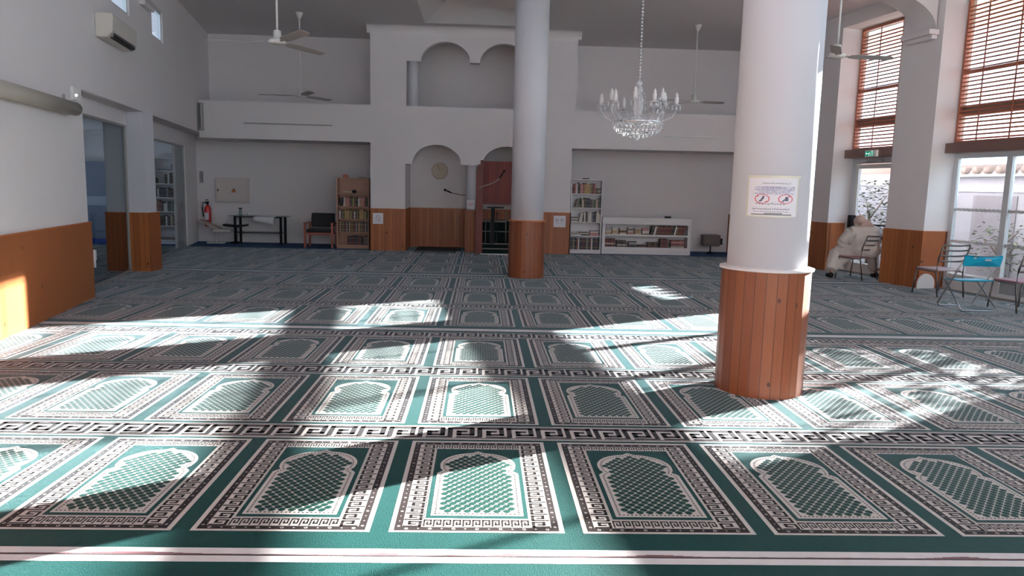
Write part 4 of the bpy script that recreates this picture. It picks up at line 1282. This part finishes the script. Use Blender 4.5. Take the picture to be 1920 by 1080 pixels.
def mic(name, pts, hd, label, m):
    t = thing(name, label, 'microphone')
    MB().tube(pts, .008, 8).build('boom', m, t)
    a, b = Vector(pts[-1]), Vector(hd)
    d = (b-a)
    MB().tube([a, a+d*.5, b], [.014, .020, .012], 10).ball(tuple(b), .032, 12, 8).build('microphone_head', black, t)
mic('microphone_boom', [(-.38, 18.30, 1.41), (-.50, 18.26, 1.415), (-.62, 18.22, 1.44), (-.72, 18.18, 1.46)], (-.88, 18.12, 1.53), 'black microphone on a thin boom fixed to the slim column between the arches', dark_metal)
tag(MB().tube([(-.57, 18.22, 1.43), (-.565, 18.22, 1.0), (-.56, 18.24, .5), (-.55, 18.26, .03)], .004, 6).build('microphone_cable', grey_metal), 'thin grey cable hanging down from the boom microphone', 'cable')
mic('microphone_gooseneck', [(-.06, 17.77, 1.60), (.10, 17.72, 1.66), (.30, 17.68, 1.73), (.42, 17.64, 1.83)], (.53, 17.62, 2.01), 'microphone on a pale bent arm reaching across the dark red pulpit', cream_plastic)
t = thing('wall_clock', 'pale round wall clock on the niche wall under the left arch', 'clock', (-1.09, 19.6, 2.01))
X = Matrix.Rotation(PI/2, 4, 'X')
MB().lathe([(.205, 0), (.215, .02), (.20, .035), (.185, .03)], seg=36, X=X).build('rim', mat('clock_rim', (.60, .52, .42), .8, spec=.1), t)
MB().lathe([(.0, .022), (.19, .022)], seg=36, X=X, caps=False).build('dial', mat('clock_dial', (.70, .63, .60), .9, spec=.1), t)
tk = MB()
for q in range(12):
    a = q*PI/6
    tk.add([(math.sin(a-.03)*.145, -.025, math.cos(a-.03)*.17), (math.sin(a+.03)*.145, -.025, math.cos(a+.03)*.17), (math.sin(a+.025)*.165, -.025, math.cos(a+.025)*.195), (math.sin(a-.025)*.165, -.025, math.cos(a-.025)*.195)], [(0, 1, 2, 3)])
tk.build('hour_marks', grey_metal, t, recalc=False)
MB().add([(-.006, -.028, 0), (.006, -.028, 0), (.10, -.028, .03), (.098, -.028, .04)], [(0, 1, 2, 3)]).build('hour_hand', dark_metal, t, recalc=False)
MB().add([(-.005, -.03, 0), (.005, -.03, 0), (-.05, -.03, .15), (-.06, -.03, .148)], [(0, 1, 2, 3)]).build('minute_hand', dark_metal, t, recalc=False)
tag(MB().box((-1.62, 18.50, .012), (-.52, 19.45, .035)).build('dark_rug', black_cloth), 'dark rug on the floor of the left niche', 'rug')
t = thing('small_rug', 'small dark rug with a pale patterned border lying before the left arch', 'rug', (-1.10, 18.12, .019))
MB().box((-.50, -.16, 0), (.50, .16, .012)).build('rug_field', mat('rug_navy', (.02, .035, .045), .95), t)
rb_ = MB()
for q in range(16):
    for yy in (-.09, .05):
        rb_.box((-.46+q*.058, yy, .012), (-.43+q*.058, yy+.04, .0135))
rb_.build('rug_border_pattern', c_cream, t)['kind'] = 'stuff'


def ring(mb, mapf, cu, cv, r, w_, asp=1.0, n=24):
    for q in range(n):
        a0, a1 = 2*PI*q/n, 2*PI*(q+1)/n
        mb.add([mapf(cu+(r-w_)*math.cos(a0), cv+(r-w_)*asp*math.sin(a0)), mapf(cu+r*math.cos(a0), cv+r*asp*math.sin(a0)), mapf(cu+r*math.cos(a1), cv+r*asp*math.sin(a1)), mapf(cu+(r-w_)*math.cos(a1), cv+(r-w_)*asp*math.sin(a1))], [(0, 1, 2, 3)])
def qd(mb, mapf, u0, v0, u1, v1, n=1):
    for i in range(n):
        a, b = u0+(u1-u0)*i/n, u0+(u1-u0)*(i+1)/n
        mb.add([mapf(a, v0), mapf(b, v0), mapf(b, v1), mapf(a, v1)], [(0, 1, 2, 3)])
def line(mb, mapf, a, b, w_):
    dx, dy = b[0]-a[0], b[1]-a[1]
    L = math.hypot(dx, dy) or 1
    nx, ny = -dy/L*w_, dx/L*w_
    mb.add([mapf(a[0]+nx, a[1]+ny), mapf(b[0]+nx, b[1]+ny), mapf(b[0]-nx, b[1]-ny), mapf(a[0]-nx, a[1]-ny)], [(0, 1, 2, 3)])
def script_line(mb, mapf, u0, u1, v, h, w_, seed, dots=True):
    """flowing cursive marks"""
    rnd = random.Random(seed)
    u = u0
    while u < u1:
        L = rnd.uniform(.03, .09)
        e = min(u+L, u1)
        pts = [(u+(e-u)*q/4, v+h*rnd.uniform(-.5, .6)*(1 if q % 2 else .2)) for q in range(5)]
        for p, q in zip(pts[:-1], pts[1:]): line(mb, mapf, p, q, w_)
        if dots and rnd.random() < .6: qd(mb, mapf, u+L*.4, v+h*.9, u+L*.4+w_*2, v+h*.9+w_*2)
        u = e+rnd.uniform(.012, .03)
def text_line(mb, mapf, u0, u1, v, h, seed):
    rnd = random.Random(seed)
    u = u0
    while u < u1-.01:
        L = rnd.uniform(.012, .022)
        k_ = rnd.randrange(3)
        qd(mb, mapf, u, v, u+L*.3, v+h)
        if k_ != 1: qd(mb, mapf, u, v+h*.8, u+L, v+h)
        if k_ != 0: qd(mb, mapf, u, v, u+L, v+h*.2)
        if k_ == 2: qd(mb, mapf, u+L*.7, v, u+L, v+h)
        u += L*1.35
        if rnd.random() < .14: u += .02

# notice taped on the nearest column
t = thing('taped_notice', 'white notice with two red prohibition circles taped on the nearest column', 'notice', (2.365, 5.99, 0))
def cmap(rr):
    def f(u, v):
        a = R(251.5+u*38)
        return (rr*math.cos(a), rr*math.sin(a), 1.462+v*.325)
    return f
pp = MB(); qd(pp, cmap(.3165), -.93, .02, .90, .94, 24); pp.build('paper_sheet', paper_m, t, recalc=False)
tp_ = MB(); qd(tp_, cmap(.3170), -1.0, .93, 1.0, .99, 24); qd(tp_, cmap(.3170), -1.0, .0, .78, .03, 24); qd(tp_, cmap(.3170), -1.0, .03, -.93, .93, 2); qd(tp_, cmap(.317), .88, .1, .93, .93, 2)
tp_.build('adhesive_tape', tape_m, t, recalc=False)
m_ = cmap(.3173)
a_ = MB(); script_line(a_, m_, -.42, .60, .80, .035, .006, 3)
script_line(a_, m_, -.62, .42, .315, .03, .008, 5); script_line(a_, m_, -.74, .62, .19, .03, .008, 6); script_line(a_, m_, -.7, .6, .13, .02, .005, 7)
a_.build('cursive_writing', ink, t, recalc=False)
a_ = MB()
for v, h, u0, u1, s in ((.685, .042, -.66, .78, 1), (.632, .042, -.70, .76, 2), (.582, .038, -.55, .60, 4), (.545, .028, -.75, .76, 8)):
    text_line(a_, m_, u0, u1, v, h, s)
a_.build('printed_lines', ink_blue, t, recalc=False)
for cu, sgn in ((-.40, 1), (.44, -1)):
    a_ = MB()
    ring(a_, m_, cu, .435, .27, .035, .42)
    line(a_, m_, (cu-.18*sgn, .435+.075), (cu+.18*sgn, .435-.075), .018)
    a_.build('prohibition_circle', ink_red, t, recalc=False)
    a_ = MB()
    if sgn > 0:
        line(a_, m_, (cu-.05, .38), (cu+.06, .48), .03); qd(a_, m_, cu+.0, .47, cu+.09, .50); qd(a_, m_, cu-.11, .37, cu-.02, .40)
    else:
        qd(a_, m_, cu-.02, .39, cu+.10, .49); line(a_, m_, (cu-.12, .37), (cu-.02, .43), .02); line(a_, m_, (cu+.1, .49), (cu+.13, .53), .01)
    a_.build('pictogram', ink, t, recalc=False)
a_ = MB(); qd(a_, m_, -.78, .045, .70, .075, 16); qd(a_, m_, -.3, .075, .35, .10, 6)
a_.build('dark_smudge', mat('grey_smudge', (.22, .22, .22), .8), t, recalc=False)

# small papers on the pine cladding and slim column
def paper(x0, z0, wd, ht, y, label, kind):
    t = thing('pinned_paper', label, 'notice', (x0, y, z0))
    MB().box((0, -.003, 0), (wd, 0, ht)).build('paper_sheet', paper_m, t)
    f = lambda u, v: (u*wd, -.0045, v*ht)
    a_ = MB()
    if kind == 0:
        ring(a_, f, .5, .58, .22, .03, 1); line(a_, f, (.36, .72), (.64, .44), .015); script_line(a_, f, .2, .85, .25, .04, .01, 3)
    elif kind == 1:
        ring(a_, f, .28, .6, .14, .03, 1); ring(a_, f, .70, .6, .14, .03, 1); script_line(a_, f, .15, .85, .3, .04, .01, 4); line(a_, f, (.2, .66), (.36, .54), .015); line(a_, f, (.62, .66), (.78, .54), .015)
    else:
        ring(a_, f, .5, .5, .33, .06, .5); line(a_, f, (.3, .56), (.7, .44), .02)
    a_.build('printed_mark', ink_red if kind == 2 else ink, t, recalc=False)
paper(-2.64, .665, .25, .265, YF-.026, 'square white notice on the pine cladding left of the arches', 0)
paper(1.80, .68, .30, .285, YF-.026, 'square white notice on the pine cladding right of the arches', 1)
paper(-.35, 1.08, .19, .22, YF-.012, 'small white notice taped low on the slim column between the arches', 2)

# ------------------------------------------------------------------ white rounded patch by the pier
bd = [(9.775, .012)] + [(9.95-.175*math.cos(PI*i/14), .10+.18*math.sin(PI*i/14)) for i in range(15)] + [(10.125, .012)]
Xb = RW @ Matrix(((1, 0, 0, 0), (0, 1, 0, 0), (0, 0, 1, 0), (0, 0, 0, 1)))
tag(MB(RW).slab([(a, b) for a, b in bd], [], 11.435, 11.462).build('rounded_patch', white_paint), 'small flat white patch with rounded top at the foot of the pier', 'board')

# ------------------------------------------------------------------ chairs on the right
def metal_chair(name, label, loc, rz, padm):
    t = thing(name, label, 'chair', loc, rz, None)
    W2, D0, D1 = .25, -.24, .25
    Ht = .87
    for sx in (-1, 1):
        MB().tube([(sx*W2, D0-.05, 0), (sx*W2, D0+.02, .40), (sx*W2, D0, .62), (sx*W2, D0-.09, Ht)], .013, 8).build('rear_leg', chair_metal, t)
        MB().tube([(sx*W2, D1+.04, 0), (sx*(W2-.01), D1-.01, .43)], .013, 8).build('front_leg', chair_metal, t)
        MB().tube([(sx*W2, D0+.01, .41), (sx*W2, D1-.01, .42)], .011, 8).build('seat_rail', chair_metal, t)
    st = MB()
    pl = [(-.20, D0+.01), (.20, D0+.01), (.23, D0+.08), (.245, D1-.05), (.22, D1+.02), (-.22, D1+.02), (-.245, D1-.05), (-.23, D0+.08)]
    st.prism(pl, .425, .455)
    st.build('seat', padm, t, bevel=.012)
    for i, z in enumerate((.60, .69, .78, .865)):
        y = D0 + (-.0 if z < .63 else -.09*(z-.62)/.25)
        pts = [(-W2+.002, y, z), (-.12, y-.035, z-.004), (0, y-.05, z-.006), (.12, y-.035, z-.004), (W2-.002, y, z)]
        MB().tube(pts, .012, 8, flat=(.5, 1.3)).build('back_slat', chair_metal, t)
    return t
metal_chair('metal_chair', 'bronze-grey metal chair with mauve seat on which the robed person sits', (7.42, 14.20, .012), R(30), seat_pink)
metal_chair('metal_chair', 'empty bronze-grey metal chair with slatted back between pier and turquoise chair', (7.73, 12.06, .012), R(8), seat_grey)
metal_chair('metal_chair', 'metal chair with mauve seat cut off by the right edge of the view', (7.97, 10.50, .012), R(3), seat_pink)

t = thing('folding_chair', 'turquoise plastic folding chair with thin grey tube frame', 'chair', (7.22, 10.56, .012), R(2))
t.scale = (1.1, 1.0, 1.0)
tub = mat('folding_chair_tube', (.30, .32, .34), .3, metal=.8)
def ubar(y0, z0, top, r=.25):
    pts = [(-top[0], top[1], top[2]), (-r, y0, .05), (-r+.03, y0, .012), (0, y0, .011), (r-.03, y0, .012), (r, y0, .05), (top[0], top[1], top[2])]
    return pts
MB().tube(ubar(.25, 0, (.245, -.27, .80)), .011, 8).build('back_frame', tub, t)
MB().tube(ubar(-.26, 0, (.225, .20, .44)), .011, 8).build('rear_frame', tub, t)
sm_ = MB()
vs = []; fs = []
for i in range(9):
    u = -1+i/4
    for j in range(7):
        v = j/6
        y = -.20+.43*v
        z = .445-.018*math.cos(u*PI/2)*math.sin(v*PI) + (.012 if j == 0 else 0) - (.015*(v-.8)/.2 if v > .8 else 0)
        vs.append((u*(.225-.02*abs(v-.5)), y, z))
fs = [(i*7+j, (i+1)*7+j, (i+1)*7+j+1, i*7+j+1) for i in range(8) for j in range(6)]
o = sm_.add(vs, fs, 0, True).build('seat', turq, t, recalc=False)
md = o.modifiers.new('thick', 'SOLIDIFY'); md.thickness = .016; md.offset = -1
sl_o = [(-.255, .66), (.255, .66), (.262, .80), (.24, .825), (.12, .812), (-.12, .812), (-.24, .825), (-.262, .80)]
def slot(c, w2, z):
    return [(c-w2, z-.012), (c+w2, z-.012), (c+w2+.008, z), (c+w2, z+.012), (c-w2, z+.012), (c-w2-.008, z)]
bkm = MB()
bkm.slab(sl_o, [slot(.05, .045, .755), slot(-.13, .018, .785)], -.008, .008)
for i_, p in enumerate(bkm.v):
    bkm.v[i_] = Vector((p.x, p.y-.235-.035*(1-(p.x/.26)**2)-(p.z-.66)*.25, p.z))
bkm.build('backrest', turq, t)

# ------------------------------------------------------------------ person seated with the back to us
pt = thing('person', 'person in beige hooded robe sitting hunched on a chair before the exit door', 'person', (7.54, 14.14, .012), R(2))
def blob(name, parts, m, parent, vox=.016, sm=6):
    b = MB()
    for p in parts:
        if p[0] == 'b': b.ball(p[1], 1.0, 16, 10, 0, None, p[2])
        else: b.tube(p[1], p[2], 12)
    o = b.build(name, m, parent, recalc=True)
    r = o.modifiers.new('remesh', 'REMESH'); r.mode = 'VOXEL'; r.voxel_size = vox; r.use_smooth_shade = True
    s = o.modifiers.new('smooth', 'SMOOTH'); s.iterations = sm; s.factor = .5
    return o
def fingers(side):
    out = []
    bx_, by_, bz = side*.20, .50, .60
    for q, (dx, L) in enumerate(((-.033, .065), (-.011, .078), (.011, .072), (.033, .056))):
        out.append(('t', [(bx_+dx, by_+.035, bz), (bx_+dx*1.15, by_+.035+L*.6, bz-.008), (bx_+dx*1.2, by_+.035+L*.85, bz-.035)], [.0105, .0095, .008]))
    out.append(('t', [(bx_-side*.035, by_-.02, bz), (bx_-side*.062, by_+.015, bz-.004), (bx_-side*.068, by_+.045, bz-.015)], [.012, .011, .009]))
    out.append(('b', (bx_, by_, bz), (.045, .05, .018)))
    return out
body = [('b', (0, -.02, .57), (.17, .13, .13)), ('b', (0, .04, .76), (.16, .12, .17)), ('b', (0, .12, .93), (.18, .12, .13)),
        ('t', [(0, .16, 1.0), (0, .27, 1.07)], [.06, .055]), ('b', (0, .36, 1.10), (.078, .10, .105)), ('b', (0, .465, 1.075), (.014, .02, .02)),
        ('b', (.08, .35, 1.09), (.012, .02, .03)), ('b', (-.08, .35, 1.09), (.012, .02, .03)), ('b', (0, .44, 1.03), (.03, .02, .02))]
for s in (-1, 1):
    kx, ky = (-.40, .38) if s < 0 else (.36, .40)
    ax, ay = (-.60, .14) if s < 0 else (.40, .26)
    body += [('t', [(s*.10, 0, .54), (kx, ky, .50)], [.085, .06]), ('t', [(kx, ky, .50), (ax, ay, .10)], [.055, .038]),
             ('t', [(s*.18, .12, .96), (s*.34, .22, .72)], [.055, .045]), ('t', [(s*.34, .22, .72), (s*.21, .46, .61)], [.042, .03])] + fingers(s)
blob('body', body, skin_m, pt, .009, 3)
robe = [('b', (0, -.03, .58), (.29, .20, .17)), ('b', (0, .02, .74), (.29, .20, .22)), ('b', (0, .08, .90), (.29, .18, .15)), ('b', (0, .10, .97), (.22, .15, .10)),
        ('t', [(-.27, .12, .93), (0, .10, .985), (.27, .12, .93)], [.10, .115, .10]), ('b', (0, .22, .50), (.27, .24, .10))]
for s in (-1, 1):
    kx, ky = (-.40, .38) if s < 0 else (.36, .40)
    ax, ay = (-.60, .14) if s < 0 else (.40, .26)
    robe += [('t', [(s*.10, .02, .55), (kx, ky, .50)], [.16, .12]), ('t', [(kx, ky, .50), ((kx+ax)/2, (ky+ay)/2, .33), (ax, ay, .15)], [.125, .13, .115]),
             ('t', [(s*.27, .12, .92), (s*.37, .20, .72)], [.11, .105]), ('t', [(s*.37, .20, .72), (s*.25, .42, .62)], [.105, .085]),
             ('t', [(s*.20, .10, .52), ((kx+ax)/2*.8, .22, .30), (ax*.75, ay+.03, .17)], [.12, .10, .06])]
ro = blob('robe', robe, robe_m, pt, .014, 5)
tx = bpy.data.textures.new('cloth_folds', 'CLOUDS'); tx.noise_scale = .16
dm = ro.modifiers.new('folds', 'DISPLACE'); dm.texture = tx; dm.strength = .03; dm.texture_coords = 'LOCAL'
hood = [('b', (0, .20, 1.06), (.155, .15, .12)), ('b', (0, .30, 1.12), (.115, .13, .13)), ('t', [(-.17, .09, 1.0), (-.10, .03, 1.05), (0, .0, 1.075), (.10, .03, 1.05), (.17, .09, 1.0)], [.03, .04, .045, .04, .03]),
        ('t', [(-.13, .13, 1.09), (-.06, .07, 1.13), (.03, .06, 1.14), (.12, .13, 1.09)], [.03, .035, .035, .03])]
blob('hood', hood, hood_m, pt, .010, 2)
for s, (ax, ay) in ((-1, (-.60, .14)), (1, (.40, .26))):
    blob('shoe', [('b', (ax, ay+.06, .045), (.048, .13, .042)), ('b', (ax, ay-.02, .06), (.045, .06, .055))], black, pt, .008, 3)
